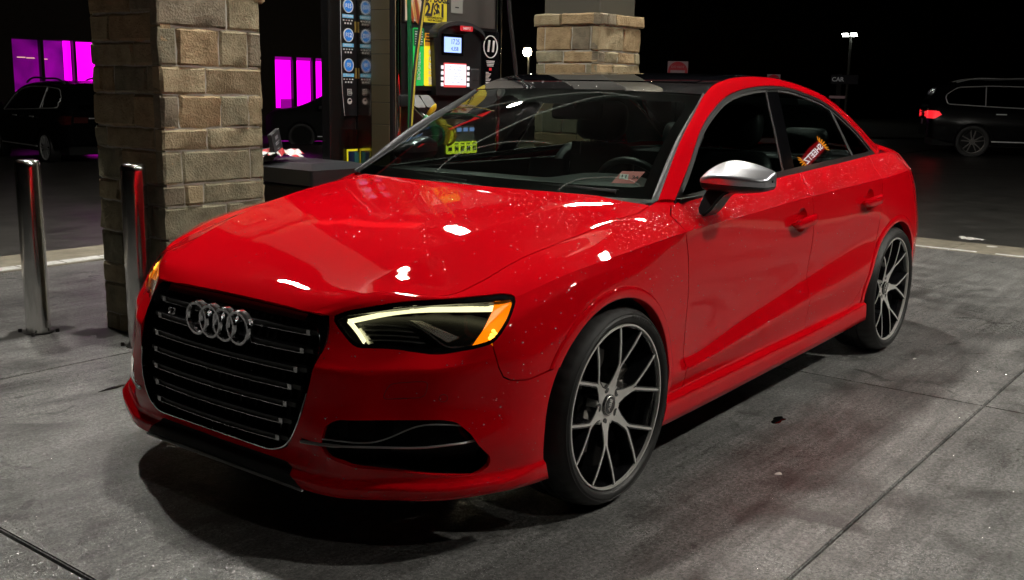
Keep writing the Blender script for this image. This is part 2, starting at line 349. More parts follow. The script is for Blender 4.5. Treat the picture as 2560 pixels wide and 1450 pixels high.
mat('canopy_white', (.10, .10, .095), .6); mat('canopy_red', (.40, .01, .012), .4); mat('red_glow', (.5, .02, .02), .4, emit=(1, .03, .03), estr=.9)  # the emissive red belongs to the added strip under the deck, no real lamp
emis('led', (1.0, .96, .86), 720.0); emis('led_far', (1.0, .96, .86), 1000.0); emis('led_soft', (1.0, .96, .86), 110.0)
mat('pump_black', (.010, .010, .011), .32); mat('pump_grey', (.022, .022, .024), .4); mat('mirror_steel', (.55, .52, .45), .16, metal=1); mat('tan_steel', (.34, .29, .18), .34, metal=.85); mat('dull_steel', (.14, .13, .12), .35, metal=.7); mat('steel', (.6, .6, .62), .2, metal=1); mat('dark_steel', (.06, .058, .062), .22, metal=.9)
mat('poster_yellow', (.72, .58, .02), .5); mat('poster_photo', (.62, .52, .40), .5); mat('bun', (.62, .36, .10), .6); mat('sausage', (.35, .06, .02), .4); mat('notice_grey', (.22, .22, .20), .6); mat('print_white', (.75, .75, .75), .5); mat('print_grey', (.12, .12, .14), .5); mat('print_dim', (.22, .23, .26), .5)
mat('sign_green', (.01, .34, .06), .4, emit=(.01, .34, .06), estr=.5); mat('sign_green_dark', (.01, .16, .06), .4); mat('sign_yellow', (.78, .66, .02), .4, emit=(.78, .66, .02), estr=.35); mat('sign_orange', (.75, .34, .02), .4); mat('sign_red', (.40, .015, .02), .4, emit=(.5, .01, .02), estr=.3); mat('tag_yellow', (.78, .80, .05), .4, emit=(.75, .85, .04), estr=.9); mat('panel_grey', (.20, .23, .21), .5)
mat('lcd', (.05, .06, .1), .4, emit=(.33, .47, 1.0), estr=.95); mat('lcd_digit', (.01, .02, .08), .5); mat('screen_white', (.3, .3, .3), .4, emit=(.78, .80, .92), estr=.85); mat('screen_red', (.5, .05, .05), .4, emit=(.7, .08, .08), estr=.4); mat('key_white', (.7, .7, .7), .4, emit=(.8, .8, .85), estr=.45)
mat('nozzle_green', (.01, .20, .06), .35); mat('nozzle_yellow', (.75, .55, .02), .35); mat('hose_green', (.01, .13, .045), .4); mat('hose_black', (.012, .012, .012), .5); mat('hose_yellow', (.50, .38, .04), .5)
mat('sign_black', (.012, .012, .014), .3); mat('sign_blue', (.02, .16, .52), .35, emit=(.02, .16, .52), estr=.35); mat('sign_cyan', (.16, .42, .62), .4, emit=(.16, .42, .62), estr=.2); mat('brass', (.50, .36, .10), .35, metal=.5); thin_glass('acrylic', (.85, .85, .80), 1.4); mat('leaflet_blue', (.02, .04, .14), .4); mat('leaflet_teal', (.05, .22, .25), .4)
mat('bin_black', (.010, .010, .011), .4); mat('bin_top', (.022, .023, .027), .38); mat('carton_black', (.014, .015, .020), .5)
m = mat('wrapper', (.7, .7, .7), .6); v = coords(m); n_, l_, b_ = nodes(m); w_ = n_.new('ShaderNodeTexWave'); w_.inputs['Scale'].default_value = 3.5; w_.inputs['Distortion'].default_value = 2; l_.new(v, w_.inputs['Vector']); l_.new(ramp(m, w_.outputs['Fac'], [(.45, (.75, .75, .75)), (.55, (.55, .02, .03))]), b_.inputs['Base Color'])
mat('paper', (.62, .61, .58), .7); mat('puddle', (.004, .004, .004), .04, coat=1); mat('suv_black', (.0035, .0035, .004), .2, spec=.12); thin_glass('suv_glass', (.02, .02, .022)); mat('suv_chrome', (.8, .8, .8), .35, metal=.4); mat('suv_rail', (.30, .30, .30), .3, metal=.5); mat('suv_rim', (.6, .6, .6), .35, metal=.4); mat('suv_rim_dark', (.10, .095, .09), .35, metal=1)
mat('tail_dull', (.06, .008, .008), .15, coat=1); mat('tail_lit', (.5, .01, .02), .3, emit=(1, .02, .03), estr=.55); mat('plate', (.25, .18, .20), .5)
speck('dark_brick', (.010, .006, .004), (.020, .012, .008), 6, .8); mat('mullion', (.004, .004, .005), .4)
def pink(name, a, b_c, s):
    m = mat(name, (0, 0, 0), .4); v = coords(m); n_, l_, b_ = nodes(m); f = noise(m, v, 1.1, 3, .5, .4); l_.new(ramp(m, f, [(.35, a), (.65, b_c)]), b_.inputs['Emission Color']); b_.inputs['Emission Strength'].default_value = s
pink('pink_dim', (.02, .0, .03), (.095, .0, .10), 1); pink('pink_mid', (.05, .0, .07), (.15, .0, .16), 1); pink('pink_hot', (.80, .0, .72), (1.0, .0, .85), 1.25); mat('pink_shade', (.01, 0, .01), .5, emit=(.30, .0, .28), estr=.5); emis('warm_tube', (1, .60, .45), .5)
mat('pole_grey', (.10, .10, .09), .5); emis('globe', (1.0, .86, .55), 90); emis('led_post', (.95, 1, .92), 14); mat('sign_white_dim', (.16, .14, .14), .5, emit=(.5, .3, .3), estr=.035); mat('sign_red_dim', (.12, .004, .008), .5, emit=(.45, .01, .02), estr=.06); mat('sign_navy', (.004, .005, .016), .6); mat('post_dark', (.01, .01, .01), .7); mat('sign_white_dim2', (.5, .5, .5), .5, emit=(.5, .5, .5), estr=.06)
emis('sign_lit_red', (.45, .008, .012), 1.2); emis('sign_lit_orange', (1, .34, .02), 3.0); emis('sign_lit_white', (1, .9, .9), 2.6)
m = bpy.data.materials.new('water'); m.use_nodes = True; MATS['water'] = m; n_ = m.node_tree.nodes; l_ = m.node_tree.links; n_.clear(); o_ = n_.new('ShaderNodeOutputMaterial'); mx_ = n_.new('ShaderNodeMixShader'); mx_.inputs[0].default_value = .75; t_ = n_.new('ShaderNodeBsdfTransparent'); g_ = n_.new('ShaderNodeBsdfGlossy'); g_.inputs['Roughness'].default_value = .24; l_.new(t_.outputs[0], mx_.inputs[1]); l_.new(g_.outputs[0], mx_.inputs[2]); l_.new(mx_.outputs[0], o_.inputs[0])

m = bpy.data.materials.new('smear'); m.use_nodes = True; MATS['smear'] = m; n_ = m.node_tree.nodes; l_ = m.node_tree.links; n_.clear(); o_ = n_.new('ShaderNodeOutputMaterial'); mx_ = n_.new('ShaderNodeMixShader'); mx_.inputs[0].default_value = .16; t_ = n_.new('ShaderNodeBsdfTransparent'); g_ = n_.new('ShaderNodeBsdfDiffuse'); g_.inputs[0].default_value = (.75, .82, .76, 1); l_.new(t_.outputs[0], mx_.inputs[1]); l_.new(g_.outputs[0], mx_.inputs[2]); l_.new(mx_.outputs[0], o_.inputs[0])
# ================================================================ red sedan: body surfaces
# car frame = world: x forward (front axle at 0), y to the car's left, z up
SX = [.42, .30, .12, -.08, -.28, -.47, -.85, -1.2, -1.55, -1.9, -2.2, -2.42, -2.63, -2.85, -3.05, -3.25, -3.45, -3.56, -3.60]
def srow(ys, zs, xs=None): return [(x, y, z) for x, y, z in zip((xs or [])+SX[len(xs or []):], ys, zs)]
lip = [(.850, 0, .183), (.846, .2, .18), (.838, .36, .174), (.822, .46, .172), (.788, .55, .175), (.742, .655, .186), (.675, .75, .190), (.600, .81, .195), (.51, .855, .197)]
nxy = [(1, 0), (1, .05), (.97, .2), (.9, .4), (.85, .5), (.8, .6), (.7, .7), (.6, .8), (.4, .9)]
def frow(d, dz): return [(x+d*n[0], y+d*n[1], z+dz) for (x, y, z), n in zip(lip, nxy)]
sill0 = [.197, .195, .19, .187, .185, .186, .192, .199, .205, .211, .216, .22, .225, .23, .235, .24, .24, .24, .24]
R0 = frow(-.035, -.006)+srow([.845, .845, .84, .835, .835, .835, .835, .835, .835, .832, .83, .83, .83, .82, .80, .75, .62, .42, 0], [z-.008 for z in sill0])
R1 = frow(0, 0)+srow([.880, .887, .885, .884, .884, .884, .884, .884, .884, .882, .878, .876, .874, .86, .84, .785, .67, .45, 0], sill0)
sill1 = [.242, .247, .25, .255, .261, .264, .271, .277, .284, .290, .296, .30, .30, .30, .30, .30, .30, .30, .30]
R2 = frow(.005, .034)+srow([.882, .889, .888, .888, .888, .889, .889, .889, .889, .886, .881, .88, .878, .864, .844, .788, .672, .452, 0], sill1)
R3 = frow(-.019, .046)+srow([.872, .880, .88, .875, .866, .861, .861, .861, .861, .860, .860, .868, .872, .862, .842, .788, .674, .456, 0], [z+.012 for z in sill1])
R4 = [(x, y, .33) for x, y in ((.872, 0), (.866, .2), (.850, .36), (.830, .445), (.790, .535), (.735, .625), (.670, .725), (.595, .797), (.508, .848))]+srow([.878, .888, .890, .890, .887, .884, .884, .884, .884, .884, .884, .886, .886, .878, .852, .797, .682, .46, 0],
     [.33, .335, .34, .343, .345, .347, .376, .403, .430, .444, .456, .46, .46, .46, .45, .44, .44, .44, .44])
R5 = [(x, y, .43) for x, y in ((.866, 0), (.860, .2), (.842, .36), (.818, .44), (.775, .53), (.717, .618), (.652, .717), (.578, .788), (.498, .842))]+srow([.874, .888, .893, .893, .886, .866, .8645, .8645, .8645, .866, .871, .882, .889, .884, .857, .80, .683, .46, 0],
     [.43, .45, .47, .46, .43, .389, .441, .491, .540, .588, .622, .630, .62, .60, .58, .57, .57, .57, .57])
R6 = [(.852, 0, .52), (.845, .2, .52), (.830, .36, .524), (.808, .440, .526), (.760, .530, .528), (.702, .617, .533), (.636, .716, .543), (.562, .788, .563), (.486, .836, .59)]+srow([.860, .882, .895, .897, .891, .887, .8865, .8865, .8865, .8865, .887, .888, .886, .872, .842, .782, .665, .445, 0],
     [.61, .635, .66, .68, .69, .69, .70, .715, .73, .745, .755, .76, .757, .74, .72, .71, .71, .71, .71], [.415])
R7 = [(.826, 0, .585), (.820, .2, .585), (.800, .36, .585), (.768, .427, .587), (.718, .513, .587), (.670, .600, .586), (.612, .698, .58), (.548, .782, .603), (.470, .822, .655)]+srow([.842, .862, .881, .889, .8895, .8885, .888, .888, .888, .888, .8875, .885, .875, .850, .811, .742, .622, .42, 0],
     [.692, .728, .757, .776, .793, .805, .819, .833, .847, .857, .866, .872, .876, .873, .865, .86, .85, .84, .84], [.385, .27])
R8 = [(.772, 0, .668), (.769, .2, .668), (.760, .35, .667), (.745, .415, .664), (.682, .51, .680), (.615, .590, .695), (.535, .68, .705), (.465, .755, .712), (.405, .792, .722)]+srow([.815, .836, .862, .880, .887, .888, .888, .888, .888, .888, .887, .883, .872, .843, .798, .722, .60, .40, 0],
     [.744, .765, .789, .811, .829, .840, .854, .868, .882, .892, .899, .904, .909, .911, .905, .895, .88, .87, .87], [.33, .25, .11])
NCOL = len(R0); z9 = [0]*9
def sh(front, side): # sharpness per column from 9 front + 19 side
    return front+side
SHARP = [1, .8, .9, .9,
         sh([0, 0, 0, 0, 0, 0, 0, 0, 0], [0, 0, 0, 0, .3, .85, .85, .85, .85, .85, .85, .4, .2, 0, 0, 0, 0, 0, 0]),
         sh([0]*9, [0, 0, 0, 0, .2, .75, .7, .65, .6, .5, .3, 0, 0, 0, 0, 0, 0, 0, 0]),
         sh([0, 0, .4, .95, 1, 1, .95, .8, .4], [.1]+[0]*18),
         .15, 1]
GL, RL, TQ, TT = patch([R0, R1, R2, R3, R4, R5, R6, R7, R8], SHARP, .012, [2, 3, 3, 6, 7, 9, 7, 6])
outw = lambda P: np.stack([np.where(P[:, 0] > .45, .8, np.where(P[:, 0] < -3.2, -.8, 0)), np.where(P[:, 0] < .7, 1., .2), 0*P[:, 0]], 1)
LOW = grid_mesh(GL, outw)
LROW = np.repeat(RL, GL.shape[1]); LOW = (np.c_[LOW[0], LROW], LOW[1])
# upper patch: shoulder, hood, deck
U = []
def ucol(*p): U.append(p)
ucol((.745, .415, .664), (.757, .385, .667), (.762, .34, .667), (.767, .28, .668), (.771, .15, .668), (.772, 0, .668))
ucol((.682, .51, .680), (.698, .465, .698), (.708, .432, .708), (.712, .415, .710), (.716, .22, .713), (.718, 0, .714))
ucol((.615, .59, .695), (.628, .55, .714), (.637, .505, .729), (.645, .436, .742), (.648, .22, .750), (.65, 0, .752))
ucol((.535, .68, .705), (.538, .665, .713), (.541, .640, .722), (.555, .452, .772), (.56, .23, .780), (.56, 0, .783))
ucol((.465, .755, .712), (.467, .718, .728), (.468, .670, .738), (.49, .464, .792), (.49, .23, .802), (.49, 0, .805))
ucol((.405, .792, .722), (.408, .742, .742), (.41, .677, .753), (.42, .475, .811), (.42, .235, .822), (.42, 0, .826))
ucol((.33, .815, .744), (.333, .768, .764), (.335, .680, .774), (.34, .489, .836), (.34, .24, .848), (.34, 0, .852))
ucol((.25, .836, .765), (.25, .79, .786), (.25, .683, .795), (.25, .505, .856), (.25, .24, .868), (.25, 0, .872))
ucol((.11, .862, .789), (.11, .815, .812), (.11, .690, .818), (.11, .52, .880), (.11, .24, .892), (.11, 0, .896))
for x, a, b, c, d, e, f in [
    (-.08, (.880, .811), (.832, .838), (.702, .848), (.543, .907), .919, .923),
    (-.28, (.887, .829), (.845, .859), (.722, .880), (.563, .930), .943, .947), (-.47, (.888, .840), (.856, .878), (.790, .911), (.58, .947), .96, .965),
    (-.85, (.888, .854), (.850, .897), (.793, .932), (.58, .955), .965, .97), (-1.2, (.888, .868), (.850, .912), (.793, .950), (.58, .965), .97, .975),
    (-1.55, (.888, .882), (.849, .926), (.792, .965), (.58, .975), .98, .985), (-1.9, (.888, .892), (.845, .938), (.788, .979), (.59, .985), .99, .995),
    (-2.2, (.887, .899), (.838, .947), (.780, .990), (.60, .995), 1.0, 1.005), (-2.42, (.883, .904), (.831, .953), (.770, .999), (.61, 1.01), 1.015, 1.02),
    (-2.63, (.872, .909), (.818, .957), (.758, 1.003), (.62, 1.02), 1.03, 1.035), (-2.85, (.843, .911), (.802, .955), (.75, 1.000), (.61, 1.03), 1.04, 1.045),
    (-3.05, (.798, .905), (.76, .949), (.715, .99), (.58, 1.03), 1.043, 1.048), (-3.25, (.722, .895), (.69, .937), (.65, .975), (.53, 1.02), 1.04, 1.047),
    (-3.45, (.60, .88), (.575, .92), (.54, .955), (.43, 1.0), 1.025, 1.035)]:
    ucol((x, *a), (x, *b), (x, *c), (x, *d), (x, d[0]*.42, e), (x, 0, f))
ucol((-3.56, .42, .87), (-3.56, .40, .91), (-3.56, .36, .94), (-3.56, .3, .96), (-3.56, .15, .975), (-3.56, 0, .98))
# smooth crease and crown of the bonnet
U = np.array(U); hx = U[1:11, 3, 0]; cz_ = np.polyfit([.744, .698, .663, .528, .342, .286, -.019, -.168, -.28, -.47], [.690, .716, .734, .780, .836, .850, .900, .918, .929, .943], 4); cy_ = np.polyfit([.744, .698, .663, .528, .342, .286, -.019, -.168, -.28, -.47], [.405, .42, .433, .458, .487, .5, .538, .552, .564, .58], 3)
for k in range(1, 12):
    x = U[k, 3, 0]; z1 = np.polyval(cz_, x); y1 = np.polyval(cy_, x); cr = float(np.interp(x, [-.47, .1, .5, .72], [.018, .017, .011, .004])); U[k, 3] = (x, y1, z1); xo = U[k, 5, 0]; zo = np.polyval(cz_, xo)
    U[k, 5] = (xo, 0, zo+cr); x2 = .42*x+.58*xo; U[k, 4] = (x2, .42*y1, np.polyval(cz_, x2)+cr*(1-.42**2))
for k in range(1, 12): U[k, 1] = .5*(U[k, 0]+U[k, 2])+np.array([0, .004, .005])
GU, RU, UQ, UT = patch(U.transpose(1, 0, 2), [1, .1, .25, [0, .4, .8, .95, 1, 1, 1, 1, .95, .9, .8, .4]+[0]*12, 0, 1], .012, [5, 7, 16, 14, 12])
UP = grid_mesh(GU, lambda P: np.stack([0*P[:, 0], .4*np.sign(P[:, 1]+1e-3), 1+0*P[:, 0]], 1))
UROW = np.repeat(RU, GU.shape[1]); UP = (np.c_[UP[0], UROW], UP[1])
def sub(M, rows, lo, hi):
    V, F = M; k = ((rows >= lo-1e-6) & (rows <= hi+1e-6)); F2 = F[k[F].all(1)]; used = np.unique(F2); rm = -np.ones(len(V), int); rm[used] = np.arange(len(used)); return V[used], rm[F2]
X = lambda V: V[:, 0]
Y = lambda V: V[:, 1]
Z = lambda V: V[:, 2]
ARCF, ARCR, ARR = (.035, .322), (-2.625, .316), .352
arch_f = lambda V: np.hypot(X(V)-ARCF[0], Z(V)-ARCF[1])-ARR
arch_r = lambda V: np.hypot(X(V)-ARCR[0], Z(V)-ARCR[1])-ARR
XD1 = interp([(.20, -.474), (.26, -.472), (.345, -.446), (.40, -.45), (.47, -.449), (.61, -.433), (.76, -.404), (.83, -.383), (.88, -.402), (.905, -.45), (.95, -.53)])
XD2 = interp([(.2, -1.555), (.275, -1.55), (.385, -1.54), (.49, -1.526), (.653, -1.517), (.79, -1.495), (.888, -1.458), (.93, -1.472), (.965, -1.545), (1.0, -1.6)])
XD3 = interp([(.25, -2.00), (.296, -2.06), (.318, -2.13), (.37, -2.19), (.42, -2.255), (.46, -2.30), (.54, -2.34), (.71, -2.35), (.9, -2.33), (.95, -2.35), (1.0, -2.45)])
GAP = .0022
FP = [(.27, 1.1), (.27, .62), (.300, .545), (.318, .518), (.35, .506), (.42, .502), (.568, .525), (.9, .54), (.9, 1.1)]
HLP = roundpoly([(-.343, .662), (-.278, .681), (-.087, .708), (.155, .720), (.335, .730), (.388, .723), (.346, .665), (.30, .625), (.277, .610), (.206, .595), (.065, .575), (-.028, .581), (-.10, .586), (-.255, .583), (-.32, .635)],
                [.01, .05, .1, .1, .03, .025, .05, .04, .03, .03, .05, .05, .05, .03, .05])
INP = roundpoly([(.445, .315), (.455, .375), (.485, .394), (.725, .408), (.757, .402), (.79, .367), (.823, .30), (.818, .27), (.80, .25), (.65, .262), (.53, .26), (.462, .28)], .011)
GPH = [(0, .70), (.385, .70), (.408, .645), (.414, .60), (.405, .50), (.378, .375), (.350, .318), (.318, .285), (.27, .269), (0, .258)]
GP = roundpoly([(-y, z) for y, z in GPH[1:-1]]+[(y, z) for y, z in GPH[1:-1]][::-1], [.02, .02, .03, .03, .05, .05, .04, .04]*2)
SPL = [(-.385, .05), (-.385, .163), (-.30, .237), (.30, .237), (.385, .163), (.385, .05)]
SZ = lambda V: np.stack([Y(V)-X(V), Z(V)], 1)
YZ = lambda V: np.stack([Y(V), Z(V)], 1)
hl_out = lambda V: np.where(X(V) > .38, sdpoly(SZ(V), HLP), .5)
in_out = lambda V: np.where(X(V) > .38, sdpoly(YZ(V), INP), .5)
gr_out = lambda V: np.where(X(V) > .6, sdpoly(YZ(V), GP), .5)
sp_out = lambda V: np.where(X(V) > .6, sdpoly(YZ(V), SPL), .5)
fp_in = lambda V: -sdpoly(SZ(V), FP)
cowl = lambda V: X(V)-(-.236-.315*Y(V)**2)
def both(M): return weld(merge(M, mirror(M)))

car = empty('sedan_car'); tag(car, 'glossy red four door sedan with black roof and lit headlights beside the fuel pump', 'car')
DOORROWS = sub(LOW, LROW, 3, 8); SHOULD = sub(UP, UROW, 0, 2); HOODP = sub(UP, UROW, 2, 5)
hood = clips(HOODP, lambda V: V[:, 6]-2.022, lambda V: cowl(V)-.004, lambda V: .733-Y(V), hl_out, lambda V: np.where(X(V) > .5, 1, .5))
V_, F_ = HOODP
fend_extra = clips(HOODP, lambda V: Y(V)-.738, lambda V: X(V)+.50)
panel('hood', both(clip(hood, lambda V: .766-X(V))), 'paint', car, .012)
bump = clips(sub(LOW, LROW, 0, 8), lambda V: X(V)-.06, lambda V: -fp_in(V)-GAP, arch_f, hl_out, in_out, gr_out, sp_out)
panel('front_bumper', both(bump), 'paint', car, .016)
splitter = clips(sub(LOW, LROW, 0, 4), lambda V: X(V)-.6, lambda V: -sp_out(V)-.001)
fend_low = merge(clips(DOORROWS, lambda V: X(V)-XD1(Z(V))-GAP, lambda V: .06-X(V), arch_f), clips(DOORROWS, lambda V: X(V)-.06, lambda V: fp_in(V)-GAP, arch_f, hl_out))
fend_up = clips(SHOULD, lambda V: X(V)-XD1(Z(V))-GAP, hl_out)
fender = weld(merge(fend_low, fend_up), 2e-6)
def lr(name, M, material, rim=.010, part_parent=None):
    a = panel(name, M, material, car, rim); b = panel(name, mirror(M), material, car, rim); return a, b
FENDER = lr('fender', merge(fend_low, clip(fend_up, lambda V: np.minimum(.752-Y(V)+1, 1)), fend_extra), 'paint')
d1 = [lambda V: XD1(Z(V))-GAP-X(V), lambda V: X(V)-XD2(Z(V))-GAP]
d2 = [lambda V: XD2(Z(V))-GAP-X(V), lambda V: X(V)-XD3(Z(V))-GAP, lambda V: arch_r(V)]
HND = [(-1.365, .788), (-2.165, .813)]
hole = lambda c: (lambda V: (np.hypot((X(V)-c[0])/.058, (Z(V)-c[1])/.050)-1)*.05)
d1.append(hole(HND[0])); d2.append(hole(HND[1]))
ZBELT = interp([(-.2, .905), (-.404, .916), (-1.22, .959), (-1.5, .970), (-2.1, .985), (-2.53, .998), (-3, 1.0)])
FDOOR = lr('front_door', merge(clips(DOORROWS, *d1), clips(SHOULD, *d1)), 'paint')
RDOOR = lr('rear_door', merge(clips(DOORROWS, *d2), clips(SHOULD, *d2)), 'paint')
q1 = [lambda V: XD3(Z(V))-GAP-X(V), arch_r]
QUART = lr('rear_quarter_panel', merge(clips(sub(LOW, LROW, 3, 8), *q1), clips(SHOULD, *q1), clips(sub(LOW, LROW, 0, 3), lambda V: -2.7-X(V), arch_r)), 'paint')
SILL = lr('side_skirt', clips(sub(LOW, LROW, 0, 3), lambda V: -.1-X(V), lambda V: X(V)+2.6, arch_f, arch_r), 'paint', .02)
deck = clips(HOODP, lambda V: -2.96-X(V)+.25*np.clip(Y(V)-.60, 0, 1)*4)
panel('trunk_lid', both(deck), 'paint', car, .01)
for sgn in (1, -1):   # arch lips
    for nm, cc, a0, a1 in (('fender', ARCF, -6, 186), ('rear_quarter_panel', ARCR, -8, 172)):
        pts = []
        src = np.concatenate([DOORROWS[0], SHOULD[0]]); src = src[(np.hypot(src[:, 0]-cc[0], src[:, 2]-cc[1]) < .45)]
        ang = np.radians(np.linspace(a0, a1, 90)); V = []; F = []
        prof = [(ARR-.001, -.03), (ARR-.001, .003), (ARR+.004, .0055), (ARR+.026, .0055), (ARR+.034, .0035), (ARR+.036, -.002)]
        rows_ = []
        for r, o in prof:
            P = np.stack([cc[0]+r*np.cos(ang), cc[1]+r*np.sin(ang)], 1); d = ((P[:, None, :]-src[None, :, [0, 2]])**2).sum(2); k = np.argsort(d, 1)[:, :6]
            w = 1/(np.take_along_axis(d, k, 1)+1e-7); yy = (w*src[k, 1]).sum(1)/w.sum(1)
            ker = np.ones(7)/7; yy = np.convolve(np.r_[[yy[0]]*3, yy, [yy[-1]]*3], ker, 'valid'); rows_.append(np.stack([P[:, 0], sgn*(yy+o), P[:, 1]], 1))
        G = np.array(rows_); M = grid_mesh(G, lambda P: np.stack([0*P[:, 0], sgn+0*P[:, 0], 0*P[:, 0]], 1))
        if cc is ARCF: M = clip(M, lambda V: np.where(X(V) > .3, Z(V)-.52, Z(V)-.25))
        else: M = clip(M, lambda V: np.where(X(V) > -2.5, Z(V)-.30, Z(V)-.25))
        panel('arch_lip', M, 'paint', FENDER[0 if sgn > 0 else 1] if cc is ARCF else QUART[0 if sgn > 0 else 1], 0)
panel('splitter', both(splitter), 'liner', car, .02)
# ================================================================ red sedan: greenhouse
def yg(x, z):
    t = z-.93; y = .776-.45*t-.05*t*t; k = np.clip(-1.6-x, 0, None); return y-.012*k*k
DLO = np.array([(-.486, .780, .921), (-.695, .722, 1.048), (-.868, .671, 1.159), (-.997, .643, 1.216), (-1.117, .623, 1.258), (-1.283, .606, 1.293), (-1.467, .597, 1.312), (-1.626, .593, 1.318),
                (-1.802, .596, 1.313), (-1.993, .608, 1.288), (-2.20, .628, 1.245), (-2.37, .657, 1.174), (-2.538, .699, 1.075), (-2.64, .736, .990)])
JL = np.array([(-.446, .742, .925), (-.575, .705, 1.015), (-.699, .670, 1.098), (-.916, .612, 1.207), (-1.059, .577, 1.281), (-1.14, .565, 1.314), (-1.243, .557, 1.337), (-1.332, .555, 1.350), (-1.43, .553, 1.357),
               (-1.56, .55, 1.360), (-1.83, .553, 1.352), (-2.06, .565, 1.325), (-2.30, .58, 1.281), (-2.5, .60, 1.215), (-2.72, .63, 1.115), (-2.86, .65, 1.044), (-2.97, .66, 1.000)])
nD = 160; Dc = curve(DLO, nD); Jc = curve(JL, nD)
up = np.array([0, .62, .78])
rows = [Dc+np.array([0, -.012, -.004]), Dc+np.array([0, .004, .004]), Dc*.68+Jc*.32+up*.007, Dc*.33+Jc*.67+up*.006, Jc]
def strip(rows, outv, nsub=4, sharp=None):
    G = np.array(rows); nr = len(rows); t = np.arange(nr); GG = []
    seg = [np.linalg.norm(G[i+1]-G[i], axis=1, keepdims=True) for i in range(nr-1)]
    Gq, _, _, _ = patch_rows(G, sharp or [1]+[0]*(nr-2)+[1], nsub); return grid_mesh(Gq, outv)
def patch_rows(G, sharp, k):
    nr = len(G); seg = np.maximum(np.linalg.norm(np.diff(G, axis=0), axis=2), 1e-5); ch = np.diff(G, axis=0)/seg[..., None]; mid = np.zeros_like(G)
    for i in range(nr):
        if i in (0, nr-1): mid[i] = ch[0 if i == 0 else -1]
        else: a, b = seg[i-1][:, None], seg[i][:, None]; mid[i] = (ch[i-1]*b+ch[i]*a)/(a+b)
    out = []
    for i in range(nr-1):
        m0 = (1-sharp[i])*mid[i]+sharp[i]*ch[i]; m1 = (1-sharp[i+1])*mid[i+1]+sharp[i+1]*ch[i]; L = seg[i][:, None]
        for j in range(k):
            s = j/k; out.append((2*s**3-3*s*s+1)*G[i]+(s**3-2*s*s+s)*L*m0+(-2*s**3+3*s*s)*G[i+1]+(s**3-s*s)*L*m1)
    out.append(G[-1]); return np.array(out), None, None, None
ovec = lambda P: np.stack([0*P[:, 0], .6+0*P[:, 0], .8+0*P[:, 0]], 1)
RAIL = strip(rows, ovec, 5, [1, .6, 0, 0, 1]); lr('roof_rail', RAIL, 'paint', .006)
# grey strip beside the windscreen
W = curve([(-.436, .722, .928), (-.611, .670, 1.035), (-.794, .625, 1.142), (-.982, .587, 1.237), (-1.05, .572, 1.277)], 50)
Jf = curve(JL[:5], 50)
lr('windscreen_trim', strip([W+np.array([0, 0, -.004]), W+np.array([.003, .004, .007]), Jf+np.array([.003, -.003, .008]), Jf+np.array([0, .001, -.002])], ovec, 2), 'grey_trim', 0)
# windscreen: edge W, centre line bulged
def wsgrid(w0=0., w1=1., n=40, ny=40, grow=0.0):
    v = np.linspace(w0, w1, n); Wv = curve(W, 200)[(v*199).astype(int)]
    c0 = np.array([-.258, 0, .936]); c1 = np.array([-.965, 0, 1.292]); Cv = c0+(c1-c0)*v[:, None]+np.array([.45, 0, .9])*(.028*4*v*(1-v))[:, None]
    ys = np.linspace(-1, 1, ny); G = np.zeros((n, ny, 3))
    for j, q in enumerate(ys):
        k = q*q; G[:, j, 0] = Cv[:, 0]+(Wv[:, 0]-Cv[:, 0])*(.75*k+.25*k*k); G[:, j, 1] = q*Wv[:, 1]; G[:, j, 2] = Cv[:, 2]+(Wv[:, 2]-Cv[:, 2])*(.7*k+.3*k*k)
    return G
WSM = grid_mesh(wsgrid(), lambda P: np.stack([.5+0*P[:, 0], 0*P[:, 0], .9+0*P[:, 0]], 1))
def wsframe(V):  # >0 inside clear glass
    yw = np.interp(V[:, 2], W[:, 2], W[:, 1])*1.0; t = (V[:, 2]-.93)/(1.285-.93); a = yw-.035-np.abs(V[:, 1])
    zb = .93+.028-.0*V[:, 1]; b = V[:, 2]-(np.interp(np.abs(V[:, 1]), [0, .72], [.972, .962])); c = np.interp(np.abs(V[:, 1]), [0, .15, .25, .57], [1.235, 1.24, 1.262, 1.252])-V[:, 2]
    return np.minimum(np.minimum(a, b), c)
ws = panel('windscreen', WSM, 'ws_glass', car, 0)
panel('windscreen_frit', clip(WSM, lambda V: -wsframe(V)), 'gloss_black', ws, 0, -.003)
panel('cowl_panel', grid_mesh(np.array([[(x-.09*0, y, z) for y in np.linspace(-.74, .74, 40) for x, z in [(-.10-.315*y*y, .895-.03*abs(y))]], [(-.30-.315*y*y, y, .925-.02*abs(y)) for y in np.linspace(-.74, .74, 40)], [(-.44-.315*y*y, y, .90-.02*abs(y)) for y in np.linspace(-.74, .74, 40)]]),
      lambda P: np.stack([0*P[:, 0], 0*P[:, 0], 1+0*P[:, 0]], 1)), 'black_plastic', car, 0)
# roof
JR = curve(JL[4:13], 60); CRc = curve([(-.965, 0, 1.292), (-1.05, 0, 1.313), (-1.15, 0, 1.333), (-1.25, 0, 1.348), (-1.35, 0, 1.358), (-1.46, 0, 1.366), (-1.6, 0, 1.370), (-1.8, 0, 1.367), (-2.1, 0, 1.344), (-2.38, 0, 1.298)], 60)
G = np.zeros((60, 41, 3))
for j, q in enumerate(np.linspace(-1, 1, 41)):
    k = abs(q)**2.2; G[:, j, 0] = CRc[:, 0]+(JR[:, 0]-CRc[:, 0])*q*q; G[:, j, 1] = q*(JR[:, 1]+.002); G[:, j, 2] = CRc[:, 2]+(JR[:, 2]+.001-CRc[:, 2])*k
ROOF = grid_mesh(G, lambda P: np.stack([0*P[:, 0], 0*P[:, 0], 1+0*P[:, 0]], 1))
seam = lambda V: X(V)-(-1.12-.16*Y(V)**2)
seam2 = lambda V: X(V)-(-1.88+.1*Y(V)**2)
